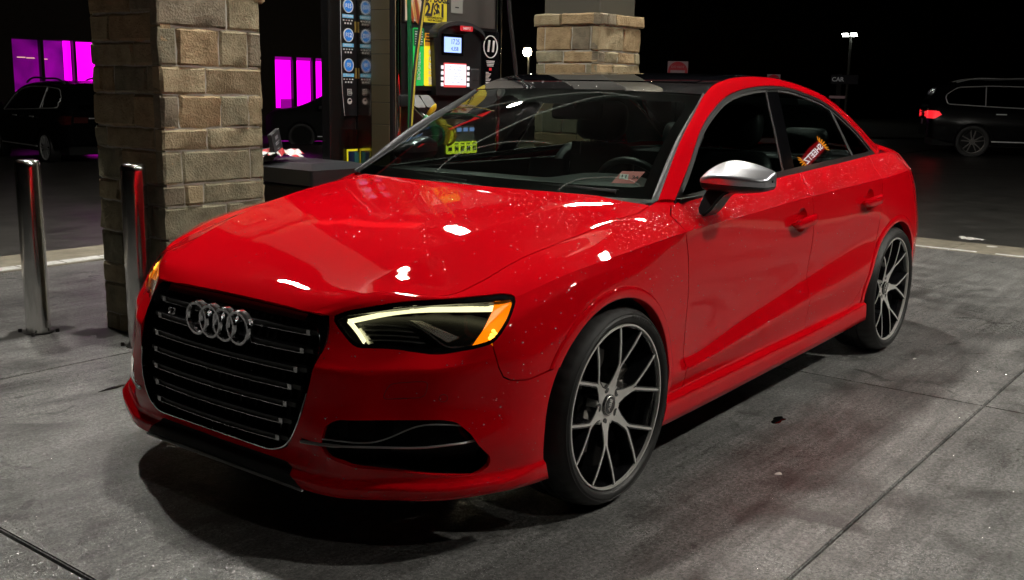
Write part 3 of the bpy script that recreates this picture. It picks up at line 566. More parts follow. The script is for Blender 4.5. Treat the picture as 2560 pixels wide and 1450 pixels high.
panel('rail_lining', both(strip(rows[1:], ovec, 5, [1, 0, 0, 1])), 'cabin_black', car, 0, -.018)
rf = panel('roof', merge(clips(ROOF, lambda V: seam(V)-.003), clips(ROOF, lambda V: -seam2(V)-.003), clips(ROOF, lambda V: -seam(V)-.003, lambda V: seam2(V)-.003, lambda V: np.abs(Y(V))-.485)), 'roof_black', car, .01)
panel('sunroof_glass', clips(ROOF, lambda V: -seam(V)-.004, lambda V: seam2(V)-.004, lambda V: .481-np.abs(Y(V))), 'roof_black', rf, .01, .003)
panel('roof_lining', ROOF, 'cabin_black', rf, 0, -.025)
# rear window
Rw = curve(JL[12:17], 30); Cw = curve([(-2.38, 0, 1.298), (-2.6, 0, 1.215), (-2.8, 0, 1.12), (-2.97, 0, 1.045)], 30); G = np.zeros((30, 31, 3))
for j, q in enumerate(np.linspace(-1, 1, 31)):
    k = q*q; G[:, j, 0] = Cw[:, 0]+(Rw[:, 0]-Cw[:, 0])*k; G[:, j, 1] = q*Rw[:, 1]; G[:, j, 2] = Cw[:, 2]+(Rw[:, 2]-Cw[:, 2])*k
RWM = grid_mesh(G, lambda P: np.stack([-.5+0*P[:, 0], 0*P[:, 0], .9+0*P[:, 0]], 1))
rw = panel('rear_window', RWM, 'side_glass', car, 0); panel('rear_window_frit', clip(RWM, lambda V: .05-np.minimum(np.interp(V[:, 2], Rw[::-1, 2], Rw[::-1, 1])-np.abs(Y(V)), np.minimum(1.29-Z(V), Z(V)-1.03)*1.0)), 'gloss_black', rw, 0, -.004)
# side windows
beltz = lambda x: np.interp(x, [-2.63, -1.62, -1.334, -.468], [.992, .960, .949, .908])
xs = np.linspace(-.45, -2.67, 150); zs = np.linspace(.90, 1.335, 50); XX, ZZ = np.meshgrid(xs, zs); G = np.stack([XX, yg(XX, ZZ), ZZ], -1)
SIDE = grid_mesh(G, lambda P: np.stack([0*P[:, 0], 1+0*P[:, 0], 0*P[:, 0]], 1))
bel = [(x, beltz(x)) for x in np.linspace(-2.635, -.478, 40)]
Dp = [(p[0], p[2]) for p in curve(DLO, 120)]
LOOP = np.array(Dp+bel)
XZ = lambda V: np.stack([X(V), Z(V)], 1)
sdl = lambda V: -sdpoly(XZ(V), LOOP)
xB1 = lambda z: np.interp(z, [.95, 1.31], [-1.44, -1.572]); xB2 = lambda z: np.interp(z, [.95, 1.31], [-1.56, -1.70]); xC1 = lambda z: np.interp(z, [.98, 1.25], [-2.30, -2.212])
for sgn in (1, -1):
    S = SIDE if sgn > 0 else mirror(SIDE)
    sd_ = lambda V: -sdpoly(np.stack([X(V), Z(V)], 1), LOOP)
    dl = panel('window_trim', clips(S, sd_, lambda V: np.maximum(.0125-sd_(V), np.minimum(beltz(X(V))+.021-Z(V), .03))), 'trim_dark', car, .012, .006)
    panel('window_seal', clips(S, lambda V: sd_(V)-.011, lambda V: .022-sd_(V)), 'rubber', dl, .006, .001)
    panel('side_window', clips(S, lambda V: sd_(V)-.01, lambda V: X(V)-xB1(Z(V))), 'side_glass', car, 0, -.008)
    panel('side_window', clips(S, lambda V: sd_(V)-.01, lambda V: xB2(Z(V))-X(V), lambda V: X(V)-xC1(Z(V))), 'side_glass', car, 0, -.008)
    panel('quarter_window', clips(S, lambda V: sd_(V)-.01, lambda V: xC1(Z(V))-.022-X(V)), 'dark_glass', car, 0, -.006)
    bp_ = panel('b_pillar', clips(S, lambda V: sd_(V)-.008, lambda V: xB1(Z(V))+.002-X(V), lambda V: X(V)-xB2(Z(V))), 'gloss_black', car, .004, .001)
    panel('glass_edge_trim', clips(S, lambda V: sd_(V)-.02, lambda V: xB1(Z(V))+.012-X(V), lambda V: X(V)-xB1(Z(V))+.004), 'dark_chrome', bp_, .004, .003)
    panel('window_divider', clips(S, lambda V: sd_(V)-.012, lambda V: xC1(Z(V))+.002-X(V), lambda V: X(V)-xC1(Z(V))+.026), 'rubber', car, .004, .002)
    # door mirror
    secs = []
    for y, x0, x1, z0, z1 in [(.824, -.630, -.600, .985, .998), (.832, -.660, -.570, .966, 1.020), (.850, -.680, -.550, .955, 1.040), (.90, -.692, -.537, .951, 1.062), (.95, -.694, -.540, .952, 1.062), (.99, -.693, -.55, .955, 1.055), (1.03, -.69, -.566, .960, 1.044), (1.055, -.686, -.582, .966, 1.035), (1.066, -.675, -.600, .976, 1.026), (1.069, -.645, -.63, .995, 1.005)]:
        h = z1-z0; w_ = x1-x0; pol = roundpoly([(x0, z1-.10*h), (x0+.20*w_, z1), (x0+.52*w_, z1-.10*h), (x1-.03*w_, z0+.60*h), (x1, z0+.50*h), (x1-.05*w_, z0+.14*h), (x1-.30*w_, z0), (x0+.05*w_, z0+.04*h), (x0, z0+.2*h)], [.3*h, .3*h, .3*h, .06*h, .06*h, .2*h, .25*h, .1*h, .1*h], 5)
        pol = np.concatenate([pol, pol[:1]]); px, pz = pol[:, 0], pol[:, 1]; th = np.zeros(len(pol))
        q_ = np.stack([px, 0*th+y, pz], 1)
        if sgn < 0:      # far mirror is folded back along the door
            pv = np.array([-.63, .845]); ca, sa = math.cos(math.radians(72)), math.sin(math.radians(72)); dx, dy = q_[:, 0]-pv[0], q_[:, 1]-pv[1]
            q_[:, 0] = pv[0]+ca*dx-sa*dy-.24; q_[:, 1] = pv[1]+sa*dx+ca*dy-.015
        q_[:, 1] *= sgn; secs.append(q_)
    G = np.array(secs); t = np.arange(len(secs)); G = ncspline(G, t, np.linspace(0, len(secs)-1, 40))
    mc_ = G.reshape(-1, 3).mean(0); MM = grid_mesh(G, lambda P: P-mc_); zsp = lambda V: Z(V)-(.983-.02*(np.abs(Y(V))-.95))
    mr = panel('door_mirror', merge(clips(MM, lambda V: zsp(V)-.0015, lambda V: X(V)+(.672 if sgn > 0 else 5))), 'satin_aluminium', car, .003)
    panel('mirror_housing', merge(clips(MM, lambda V: -zsp(V)), clips(MM, zsp, lambda V: -.672-X(V) if sgn > 0 else -1+0*X(V))), 'black_satin', mr, .003, -.001)
    V = []
    for (x0, x1, y0, y1, z) in [(-.635, -.535, .838, .868, .872), (-.64, -.545, .842, .895, .90), (-.648, -.56, .85, .92, .94), (-.655, -.565, .86, .95, .958)]:
        fs = 0 if sgn > 0 else -.30; y0, y1 = (y0, y1) if sgn > 0 else (y0-.02, min(y1, .87)); V.append([(x0+fs, sgn*y0, z), (x1+fs, sgn*y0, z), (x1+fs, sgn*y1, z), (x0+fs, sgn*y1, z), (x0+fs, sgn*y0, z)])
    G = np.array(V); G = ncspline(G, np.arange(4), np.linspace(0, 3, 12)); bm = bmesh.new(); vv = [[bm.verts.new(p) for p in r[:4]] for r in G]
    for a_, b_ in zip(vv[:-1], vv[1:]):
        for k in range(4): bm.faces.new((a_[k], a_[(k+1) % 4], b_[(k+1) % 4], b_[k]))
    bm.faces.new(vv[0]); bm.faces.new(vv[-1][::-1]); bmesh.ops.recalc_face_normals(bm, faces=bm.faces); bmesh.ops.bevel(bm, geom=[e for e in bm.edges if e.calc_face_angle(0) > 1], offset=.008, segments=3, affect='EDGES')
    obj('mirror_foot', bm, 'black_satin', mr, smooth=40)
# wipers
for ya, yb, xo in ((.02, -.55, 0), (.60, .05, 0)):
    P = [(-.285-.315*ya*ya, ya, .945), (-.30-.315*((ya+yb)/2)**2, (ya+yb)/2, .955), (-.325-.315*yb*yb, yb, .952)]
    wa = tube('wiper_arm', curve(P, 12), [.009, .0085, .008, .0075, .007, .0065, .006, .006, .006, .006, .005, .005], 'black_plastic', car, 6)
    tube('wiper_blade', [(p[0]-.02, p[1], p[2]+.004) for p in curve(P, 12)], .005, 'rubber', wa, 6)
# inspection sticker inside the glass, driver's low corner
st = np.array([-.53, .575, .985]); nx = np.array([-.35, .93, .0]); nx /= np.linalg.norm(nx)
# ================================================================ red sedan: door handles, lamps, grille, wheels, cabin
def ysurf(xs, zs, src):
    P = np.stack([xs, zs], -1).reshape(-1, 2); d = ((P[:, None, :]-src[None, :, [0, 2]])**2).sum(2); k = np.argsort(d, 1)[:, :8]; out = np.zeros(len(P))
    for i in range(len(P)):
        q = src[k[i]]; A = np.c_[np.ones(8), q[:, 0]-P[i, 0], q[:, 2]-P[i, 1]]; w = np.exp(-d[i, k[i]]/2e-4)+1e-3; out[i] = np.linalg.lstsq(A*w[:, None], q[:, 1]*w, rcond=None)[0][0]
    return out.reshape(np.shape(xs))
for c, doors in zip(HND, (FDOOR, RDOOR)):
    src = DOORROWS[0]; src = src[np.hypot(src[:, 0]-c[0], src[:, 2]-c[1]) < .15]
    th = np.linspace(0, 2*PI, 49); rr = np.linspace(1.0, 0.0, 9); G = np.zeros((9, 49, 3))
    y0 = ysurf(c[0]+.058*np.cos(th), c[1]+.050*np.sin(th), src); yc = y0.mean()
    for i, r in enumerate(rr):
        G[i, :, 0] = c[0]+.058*r*np.cos(th); G[i, :, 2] = c[1]+.050*r*np.sin(th); G[i, :, 1] = y0*r+yc*(1-r)-.019*(1-r**3)
    M = grid_mesh(G, lambda P: np.stack([0*P[:, 0], 1+0*P[:, 0], 0*P[:, 0]], 1))
    xs = np.linspace(.115, -.115, 25); bar = []
    for x in xs:
        k = abs(x)/.115; h = .0185*(1-k**6)+.004; yy = yc+.012+.020*(1-k**4); cz = c[1]-.002+.006*x/.115*-1
        q = np.linspace(0, 2*PI, 21); bar.append(np.stack([0*q+c[0]+x, yy+(.009+.003*(1-k*k))*np.cos(q), cz+h*np.sign(np.sin(q))*np.abs(np.sin(q))**.8], 1))
    B = grid_mesh(np.array(bar), lambda P: np.stack([0*P[:, 0], P[:, 1]-yc-.02, P[:, 2]-c[1]], 1))
    e0 = (np.c_[bar[0], np.tile([1, 0, 0], (21, 1))], np.array([(0, i, i+1) for i in range(1, 19)])); e1 = (np.c_[bar[-1], np.tile([-1, 0, 0], (21, 1))], np.array([(0, i+1, i) for i in range(1, 19)]))
    for dd, f in zip(doors, (lambda m: m, mirror)):
        panel('handle_recess', f(M), 'paint', dd, 0); panel('door_handle', f(merge(B, e0, e1)), 'paint', dd, 0)
# ---------------- headlamps
HLIN = weld(merge(clips(LOW, lambda V: X(V)-.36, lambda V: -hl_out(V)), clips(UP, lambda V: X(V)-.36, lambda V: -hl_out(V))), 1e-5)
HS = HLIN[0]; HSs = np.stack([HS[:, 1]-HS[:, 0], HS[:, 2]], 1)
_po = [(i, j) for i in range(4) for j in range(3)]
_hc = np.linalg.lstsq(np.stack([HSs[:, 0]**i*(HSs[:, 1]-.66)**j for i, j in _po], 1), HS[:, 0], rcond=None)[0]
def _hx(s, z): return sum(c_*s**i*(z-.66)**j for c_, (i, j) in zip(_hc, _po))
def hsurf(s, z, depth=0.0):
    x = _hx(s, z); h = 1e-4; ds = (_hx(s+h, z)-x)/h; dz = (_hx(s, z+h)-x)/h
    n = np.cross([ds, 1+ds, 0], [dz, dz, 1]); n /= np.linalg.norm(n); n = n if n[0] > 0 else -n; return np.array([x, s+x, z])-n*depth
def hpoly(name, poly, material, parent, d0, d1, sgn):
    V, F = prism(poly, lambda s, z: hsurf(s, z, d0)*[1, sgn, 1], lambda s, z: hsurf(s, z, d1)*[1, sgn, 1]); return obj(name, fixn(mesh_from(name, V, F)), material, parent)
def hstrip(path, w, d0, d1, sgn):
    L = curve(np.array([(a, b, 0) for a, b in path]), 26)[:, :2]; T = np.gradient(L, axis=0); T /= np.linalg.norm(T, axis=1, keepdims=True); N = np.stack([-T[:, 1], T[:, 0]], 1)
    wv = np.array(w if hasattr(w, '__len__') else [w]*26); A = L+N*wv[:, None]/2; B = L-N*wv[:, None]/2
    V = [hsurf(*a, d0)*[1, sgn, 1] for a in A]+[hsurf(*b, d0)*[1, sgn, 1] for b in B]+[hsurf(*b, d1)*[1, sgn, 1] for b in B]+[hsurf(*a, d1)*[1, sgn, 1] for a in A]
    n = 26; F = [(k*n+i, k*n+i+1, ((k+1) % 4)*n+i+1, ((k+1) % 4)*n+i) for k in range(4) for i in range(n-1)]+[(0, n, 2*n, 3*n), (n-1, 2*n-1, 3*n-1, 4*n-1)]
    return V, F
for sgn in (1, -1):
    M = HLIN if sgn > 0 else mirror(HLIN)
    V, F = M; hb = panel('headlight', (V, F), 'lamp_black', car, 0, -.075)
    # bezel wall
    e = np.concatenate([F[:, [0, 1]], F[:, [1, 2]], F[:, [2, 0]]]); ke = np.sort(e, 1); _, ix, ct = np.unique(ke, axis=0, return_index=True, return_counts=True); be = e[ix[ct == 1]]
    P = V[:, :3]; N = V[:, 3:6]; Vw = np.concatenate([P[be[:, 0]]-N[be[:, 0]]*.004, P[be[:, 1]]-N[be[:, 1]]*.004, P[be[:, 1]]-N[be[:, 1]]*.075, P[be[:, 0]]-N[be[:, 0]]*.075]); m_ = len(be)
    obj('lamp_bezel', mesh_from('lamp_bezel', Vw, [(i, i+m_, i+2*m_, i+3*m_) for i in range(m_)]), 'lamp_black', hb)
    panel('black_rim', clip(M, lambda V_: .011+np.where(sdpoly(np.stack([sgn*Y(V_)-X(V_), Z(V_)], 1), HLP) > -.5, sdpoly(np.stack([sgn*Y(V_)-X(V_), Z(V_)], 1), HLP), 0)), 'gloss_black', hb, .006, -.004)
    panel('lamp_lens', M, 'lamp_glass', hb, 0, -.001)
    drl = [(-.222, .604), (-.25, .628), (-.282, .655), (-.272, .660)]
    obj('daylight_strip', fixn(joinmesh('daylight_strip', [hstrip([(-.283, .652), (-.18, .6705), (-.087, .684), (.03, .693), (.155, .698), (.300, .705)], np.linspace(.0115, .010, 26), .018, .030, sgn), hstrip([(-.222, .602), (-.25, .629), (-.283, .654)], .0125, .017, .031, sgn)])), 'drl', hb)
    hpoly('lamp_reflector', [(-.045, .668), (.0, .668), (.145, .634), (.10, .619)], 'lamp_reflector', hb, .045, .055, sgn)
    hpoly('lamp_reflector', [(-.26, .633), (-.243, .640), (-.19, .604), (-.215, .598)], 'lamp_reflector', hb, .045, .055, sgn)
    for i in range(4):
        z0 = .650-.0125*i; obj('reflector_fin', fixn(joinmesh('reflector_fin', [hstrip([(-.245+.012*i, z0-.004), (-.12, z0), (-.055+.022*i, z0-.001)], .0035, .034, .06, sgn)])), 'lamp_fin', hb)
    obj('inner_trim', fixn(joinmesh('inner_trim', [hstrip([(-.20, .594), (-.06, .594), (.07, .584), (.17, .604), (.215, .63), (.275, .692)], .004, .03, .06, sgn), hstrip([(-.06, .66), (.02, .64), (.10, .607), (.16, .612)], .004, .038, .06, sgn)])), 'lamp_fin', hb)
    hpoly('indicator_reflector', [(.298, .718), (.366, .718), (.374, .706), (.334, .645), (.285, .617), (.190, .601), (.240, .645), (.282, .692)], 'amber', hb, .012, .03, sgn)
    lathe_pts = [(.280, .645), (.272, .635), (.287, .639), (.265, .627), (.280, .629)]
    bm = bmesh.new()
    for s_, z_ in lathe_pts: bmesh.ops.create_icosphere(bm, subdivisions=1, radius=.006, matrix=Matrix.Translation(Vector(hsurf(s_, z_, .012)*[1, sgn, 1])))
    obj('indicator_bulb', bm, 'amber_bulb', hb)
# ---------------- front of the bumper: lookup x(y, z)
BS = LOW[0]; BS = BS[(BS[:, 0] > .4)]; BYZ = BS[:, 1:3]
def bsurf(y, z, depth=0.0):
    p = np.array([abs(y), z]); d = ((BYZ-p)**2).sum(1); k = np.argsort(d)[:14]; A = np.c_[np.ones(14), BYZ[k]-p]; x = np.linalg.lstsq(A, BS[k, 0], rcond=None)[0][0]
    n = BS[k, 3:6].mean(0); n /= np.linalg.norm(n); q = np.array([x, abs(y), z])-n*depth; return q*[1, -1 if y < 0 else 1, 1]
def gx(y, z): # smooth grille front
    return float(.868-.16*abs(y)**2-.9*max(0, z-.30)**2.2*.95)
def ring_pts(poly): return np.array(poly)
def inset(poly, d):
    poly = np.asarray(poly, float); n = len(poly); out = []
    ar = sum(poly[i][0]*poly[(i+1) % n][1]-poly[(i+1) % n][0]*poly[i][1] for i in range(n)); sg = 1 if ar > 0 else -1
    for i in range(n):
        a, b, c = poly[i-1], poly[i], poly[(i+1) % n]; u = b-a; v = c-b; u /= np.linalg.norm(u)+1e-9; v /= np.linalg.norm(v)+1e-9
        nn = np.array([-(u+v)[1], (u+v)[0]])*sg; nn /= np.linalg.norm(nn)+1e-9; out.append(b+nn*(d(b) if callable(d) else d))
    return np.array(out)
GPF = [(y, min(z, .6685)) for y, z in GP]
GPo = roundpoly([(-.350, .668), (-.402, .648), (-.416, .60), (-.406, .50), (-.379, .375), (-.352, .318), (-.32, .285), (-.27, .267), (.27, .267), (.32, .285), (.352, .318), (.379, .375), (.406, .50), (.416, .60), (.402, .648), (.350, .668)], [.03, .03, .03, .05, .05, .05, .04, .04]*2, 4)
GPo = np.array([q for q in GPo])
g1 = inset(GPo, lambda b: .003+.024*max(0, min(1, (b[1]-.56)/.08))); g2 = inset(g1, .0035); g3 = inset(g2, .006)
grille = empty('x'); bpy.data.objects.remove(grille)
def band(p0, p1, d0, d1, depth):
    n = len(p0); V = [(gx(*a)+d0, *a) for a in p0]+[(gx(*a)+d1, *a) for a in p1]+[(gx(*a)-depth, *a) for a in p1]+[(gx(*a)-depth, *a) for a in p0]
    F = [(k*n+i, k*n+(i+1) % n, ((k+1) % 4)*n+(i+1) % n, ((k+1) % 4)*n+i) for k in range(4) for i in range(n)]; return V, F
GR = obj('grille', fixn(joinmesh('grille', [band(GPo, g1, -.004, .002, .06)])), 'gloss_black', car)
obj('grille_chrome', fixn(joinmesh('grille_chrome', [band(g1, g2, .003, .003, .03)])), 'chrome', GR)
bm = bmesh.new(); n = len(g2); vs = [bm.verts.new((gx(*a)-.055, *a)) for a in g2]; bm.faces.new(vs); obj('grille_backing', bm, 'grille_mesh', GR)
V = []; F = []
for i in range(23):
    y = -.37+.74*i/22
    zt = .64; zb = np.interp(abs(y), [0, .27, .32, .352, .379, .41], [.27, .272, .29, .32, .38, .5]); o = len(V)
    for yy in (y-.0015, y+.0015):
        for z in np.linspace(zb, zt, 10): V += [(gx(yy, z)-.035, yy, z), (gx(yy, z)-.055, yy, z)]
    for j in range(9): F += [(o+2*j, o+2*j+2, o+20+2*j+2, o+20+2*j), (o+2*j, o+2*j+1, o+2*j+3, o+2*j+2), (o+20+2*j, o+20+2*j+2, o+20+2*j+3, o+20+2*j+1)]
obj('grille_lattice', fixn(mesh_from('grille_lattice', V, F)), 'black_plastic', GR)
for i, (z, yh) in enumerate([(.611, .347), (.562, .343), (.510, .336), (.461, .325), (.411, .314), (.361, .302), (.309, .290)]):
    ys = np.linspace(-yh-.03, yh+.03, 41)
    for nm, mt, dz0, dz1, dx0, dx1, yy in (('slat', 'black_plastic', -.0065, .0065, -.034, -.008, ys), ('slat_chrome', 'slat_chrome', -.0090, -.0072, -.012, -.002, np.linspace(-yh, yh, 41)), ('slat_chrome', 'slat_dim', .0068, .0080, -.012, -.001, np.linspace(-yh, yh, 41))):
        V = []; F = []
        for k, y in enumerate(yy):
            x = gx(y, z)-.006; V += [(x+dx0, y, z+dz0), (x+dx1, y, z+dz0), (x+dx1, y, z+dz1), (x+dx0, y, z+dz1)]
            if k: F += [(4*k-4+a, 4*k-4+(a+1) % 4, 4*k+(a+1) % 4, 4*k+a) for a in range(4)]
        F += [(0, 1, 2, 3), (4*40+3, 4*40+2, 4*40+1, 4*40)]
        o = obj(nm, fixn(mesh_from(nm, V, F)), mt, GR if nm == 'slat' else GR)
    for sg in (-1, 1):
        x = gx(yh, z)-.006; box('slat_end', x-.012, x-.0005, sg*(yh-.014), sg*(yh+.002), z-.0092, z+.0082, 'slat_chrome', GR, .001)
# emblem: four interlocked rings
V, F = [], []
RC = []
for k, yc in enumerate((-.0975, -.0325, .0325, .0975)):
    o = len(V); n = 48; prof = [(.0535, .0), (.0535, .014), (.050, .021), (.0425, .021), (.039, .014), (.039, 0)]
    for i in range(n):
        a = 2*PI*i/n
        for r, h in prof: V.append((gx(0, .595)+.004+h+.0006*(k % 2), yc+.004+r*math.cos(a), .594+r*math.sin(a)))
    for i in range(n):
        for j in range(6): F.append((o+i*6+j, o+i*6+(j+1) % 6, o+((i+1) % n)*6+(j+1) % 6, o+((i+1) % n)*6+j))
em = obj('emblem', fixn(mesh_from('emblem', V, F)), 'emblem_chrome', GR); em['label'] = 'chrome emblem of four linked rings'
bz = (.612+.562)/2
text('badge', 'S3', .032, 'slat_chrome', GR, (gx(-.26, bz)+.002, -.258, bz), (0, 1, 0), (0, 0, 1), .002, xs=1.35, shear=.2)
# intakes
for sg in (1, -1):
    poly = INP if sg > 0 else INP*[-1, 1]
    poly = inset(poly, -.006); V = [bsurf(y, z, .010) for y, z in poly]; Vb = [bsurf(y, z, .10) for y, z in poly]; n = len(poly)
    it = obj('air_intake', mesh_from('air_intake', V+Vb, [(i, (i+1) % n, n+(i+1) % n, n+i) for i in range(n)]+[tuple(range(n, 2*n))]), 'black_plastic', car)
    top = [(.385, .325), (.47, .323), (.59, .328), (.70, .334), (.775, .345), (.808, .348)]
    tp = curve([(*q, 0) for q in top], 30)[:, :2]
    hi = curve([(.385, .331, 0), (.49, .333, 0), (.585, .338, 0), (.63, .360, 0), (.675, .385, 0), (.73, .392, 0), (.79, .385, 0)], 30)[:, :2]
    V = []; F = []
    for i in range(30):
        a, b = tp[i], hi[i]; dd = np.interp(a[0], [.385, .46, .78, .81], [-.004, .004, .012, .03])
        V += [bsurf(sg*a[0], a[1], dd), bsurf(sg*b[0], b[1], dd+.004), bsurf(sg*b[0], b[1], dd+.04), bsurf(sg*a[0], a[1], dd+.04)]
        if i: F += [(4*i-4+k, 4*i-4+(k+1) % 4, 4*i+(k+1) % 4, 4*i+k) for k in range(4)]
    F += [(0, 1, 2, 3), (119, 118, 117, 116)]
    obj('intake_blade', fixn(mesh_from('intake_blade', V, F)), 'gloss_black', it)
    tube('blade_edge', [bsurf(sg*a[0], a[1]-.003, np.interp(a[0], [.385, .46, .78, .81], [-.006, .002, .010, .028])) for a in tp], [.0050]*8+[.0032]*22, 'edge_alu', it, 6)
    tube('blade_edge', [bsurf(sg*a[0], a[1]+.002, np.interp(a[0], [.385, .46, .78, .81], [-.004, .004, .014, .032])) for a in hi[3:]], .002, 'edge_alu', it, 6)
    # tow cover outline and parking sensor
    tc = roundpoly([(.60, .500), (.69, .512), (.685, .467), (.586, .456)], .016)
    tube('tow_cover_gap', [bsurf(sg*a, b, .0004) for a, b in list(tc)+[tc[0]]], .0011, 'gap_dark', car, 5)
    q = np.linspace(0, 2*PI, 25); tube('parking_sensor_gap', [bsurf(sg*(.725+.009*math.cos(a)), .466+.010*math.sin(a), .0003) for a in q], .0011, 'gap_dark', car, 5)
# splitter lower bright edge
tube('splitter_edge', [(np.interp(abs(y), [0, .2, .36], [.856, .851, .838]), y, np.interp(abs(y), [0, .2, .36], [.180, .177, .170])) for y in np.linspace(-.375, .375, 40)], .004, 'edge_alu', car, 6)
# ---------------- wheels
def make_wheel():
    V, F = lathe_data([(.060, -.06), (.20, -.075), (.236, -.10), (.240, -.20), (.252, -.215), (.258, -.215), (.258, -.20), (.244, -.19), (.240, -.03), (.246, -.012), (.2585, -.006), (.2585, -.012)][2:], 96, 'y')
    w = obj('wheel', fixn(mesh_from('wheel', V, F)), 'wheel_black', car, smooth=40)
    lathe('rim_ring', [(.2500, -.006), (.2515, .0005), (.2565, .0005), (.2580, -.003), (.2580, -.010), (.2500, -.012)], 'machined', w, 120, 'y', 40, closed=True)
    # tyre
    prof = [(.2625, -.212), (.266, -.222), (.285, -.230), (.304, -.222), (.3155, -.205), (.3200, -.185), (.3225, -.150), (.3165, -.149), (.3165, -.140), (.3230, -.139), (.3232, -.112), (.3168, -.111), (.3168, -.101), (.3232, -.100), (.3228, -.075), (.3162, -.074), (.3162, -.065), (.3222, -.064), (.3195, -.036), (.3130, -.016), (.304, -.001), (.2975, .0058), (.2965, .0078), (.2945, .0080), (.2935, .0068), (.287, .0105), (.277, .0095), (.270, .005), (.2655, -.002), (.263, -.008)]
    n = 210; V = []; F = []; m_ = len(prof)
    for i in range(n):
        a = 2*PI*i/n
        for k, (r, h) in enumerate(prof):
            rr = r-(.0025 if (i % 5 == 0 and (k in (17, 18, 19) or k in (4, 5, 6))) else 0); V.append((rr*math.cos(a), h, rr*math.sin(a)))
    for i in range(n):
        for k in range(m_-1): F.append((i*m_+k, ((i+1) % n)*m_+k, ((i+1) % n)*m_+k+1, i*m_+k+1))
    obj('tyre', fixn(mesh_from('tyre', V, F)), 'tyre', w, smooth=30)
    # Y spokes
    def yface(r): return float(np.interp(r, [0, .06, .10, .15, .20, .25], [-.040, -.036, -.026, -.014, -.006, -.002]))
    for s in range(6):
        th = math.radians(45+60*s); er = np.array([math.cos(th), math.sin(th)]); et = np.array([-math.sin(th), math.cos(th)])
        def P2(r, t): return er*r+et*t
        def tip(sg, rr, w_): # arm points
            a = th+sg*math.radians(15); d = np.array([math.cos(a), math.sin(a)])*rr; j = P2(.118, sg*.006); return d
        for grow, depth, mt, nm in ((.0045, .055, 'wheel_black', 'spoke'), (0.0, .0006, 'machined', 'spoke_face')):
            off = -.0012 if nm == 'spoke' else 0
            parts = []
            # stem (root wide at the hub, narrow at the fork)
            for sg in (-1, 1):
                a_t = math.radians(15)*sg; R_ = .248
                tipc = np.array([R_*math.cos(a_t), R_*math.sin(a_t)])
                key = np.array([(.046, sg*.013), (.080, sg*.0065), (.118, sg*.0045), (.132, sg*.0075), (tipc[0], tipc[1])])
                cum = np.r_[0, np.cumsum(np.linalg.norm(np.diff(key, axis=0), axis=1))]; tt = np.sort(np.r_[np.linspace(0, cum[-1], 18), cum[1:-1]*1.0, cum[2]*1.02]); path = np.stack([np.interp(tt, cum, key[:, 0]), np.interp(tt, cum, key[:, 1])], 1)
                T = np.gradient(path, axis=0)+1e-12; T /= np.linalg.norm(T, axis=1, keepdims=True); N_ = np.stack([-T[:, 1], T[:, 0]], 1)
                wd_ = np.interp(path[:, 0], [.046, .08, .118, .135, .25], [.024, .014, .0095, .0068, .0058])+2*grow
                A = path+N_*wd_[:, None]/2; B = path-N_*wd_[:, None]/2
                V = []; F = []
                for i in range(22):
                    for (q, dd, gg) in ((A[i], 0, 0), (B[i], 0, 0), (B[i], depth, 1), (A[i], depth, 1)):
                        x_, z_ = er*q[0]+et*q[1]; V.append((x_, yface(math.hypot(*q))+off-dd, z_))
                    if i: F += [(4*i-4+k, 4*i-4+(k+1) % 4, 4*i+(k+1) % 4, 4*i+k) for k in range(4)]
                F += [(0, 1, 2, 3), (87, 86, 85, 84)]; parts.append((V, F))
            obj(nm, fixn(joinmesh(nm, parts)), mt, w)
    hub = lathe('hub_face', [(.0, -.040), (.030, -.040), (.038, -.0375), (.060, -.0365), (.068, -.040), (.070, -.075), (0, -.075)], 'machined', w, 60, 'y', 35)
    for k in range(5):
        a = math.radians(75+72*k); V, F = lathe_data([(0, .0), (.0125, .0), (.0145, .0015), (.0145, .004), (.012, .0045), (0, .0045)], 20, 'y')
        V = [(x+.056*math.cos(a), y-.0405, z+.056*math.sin(a)) for x, y, z in V]; obj('lug_hole', fixn(mesh_from('lug_hole', V, F)), 'wheel_black', w, smooth=40)
    cc = lathe('centre_cap', [(0, -.030), (.026, -.0305), (.033, -.033), (.035, -.040), (0, -.041)], 'gloss_black', w, 48, 'y', 40)
    text('cap_lettering', 'ABE', .020, 'machined', w, (0, -.0303, 0), (-.42, 0, .907), (.907, 0, .42), .0004, xs=1.1)
    lathe('cap_ring', [(.0275, -.0318), (.0285, -.0300), (.0295, -.0310)], 'machined', w, 48, 'y', 40)
    lathe('brake_disc', [(.07, -.105), (.165, -.105), (.165, -.13), (.07, -.13)], 'disc', w, 64, 'y', 30, closed=True)
    bm = bmesh.new(); bx(bm, -.05, .05, -.155, -.075, .09, .19, .015); cal = obj('brake_caliper', bm, 'disc', w); cal.rotation_euler = (0, math.radians(-75), 0)
    for wtxt, a0, sz in (('MICHELIN', 112, .017), ('PILOT SPORT', 150, .012), ('MO', 200, .013)):
        for i, ch in enumerate(wtxt):
            if ch == ' ': continue
            a = math.radians(a0-(i-(len(wtxt)-1)/2)*(-1)*(3.6 if sz > .015 else 2.6)); r = .286
            text('sidewall_lettering', ch, sz, 'tyre_letter', w, (r*math.cos(a), .0104, r*math.sin(a)), (-math.sin(a)*-1*-1, 0, math.cos(a)), (math.cos(a), 0, math.sin(a)), .0005)
    for q in [w]+list(w.children):
        if not q.name.startswith(('tyre', 'sidewall')):
            for v_ in q.data.vertices: v_.co.x *= 1.0205; v_.co.z *= 1.0205
    return w
w0 = make_wheel(); w0.location = (0, .889, .3225)
for x, y, rz, ry in ((-2.631, .884, 0, math.radians(-19)), (0, -.889, PI, .3), (-2.631, -.884, PI, .7)):
    w_ = copy_tree(w0, car); w_.location = (x, y, .3225); w_.rotation_euler = (0, ry, rz)
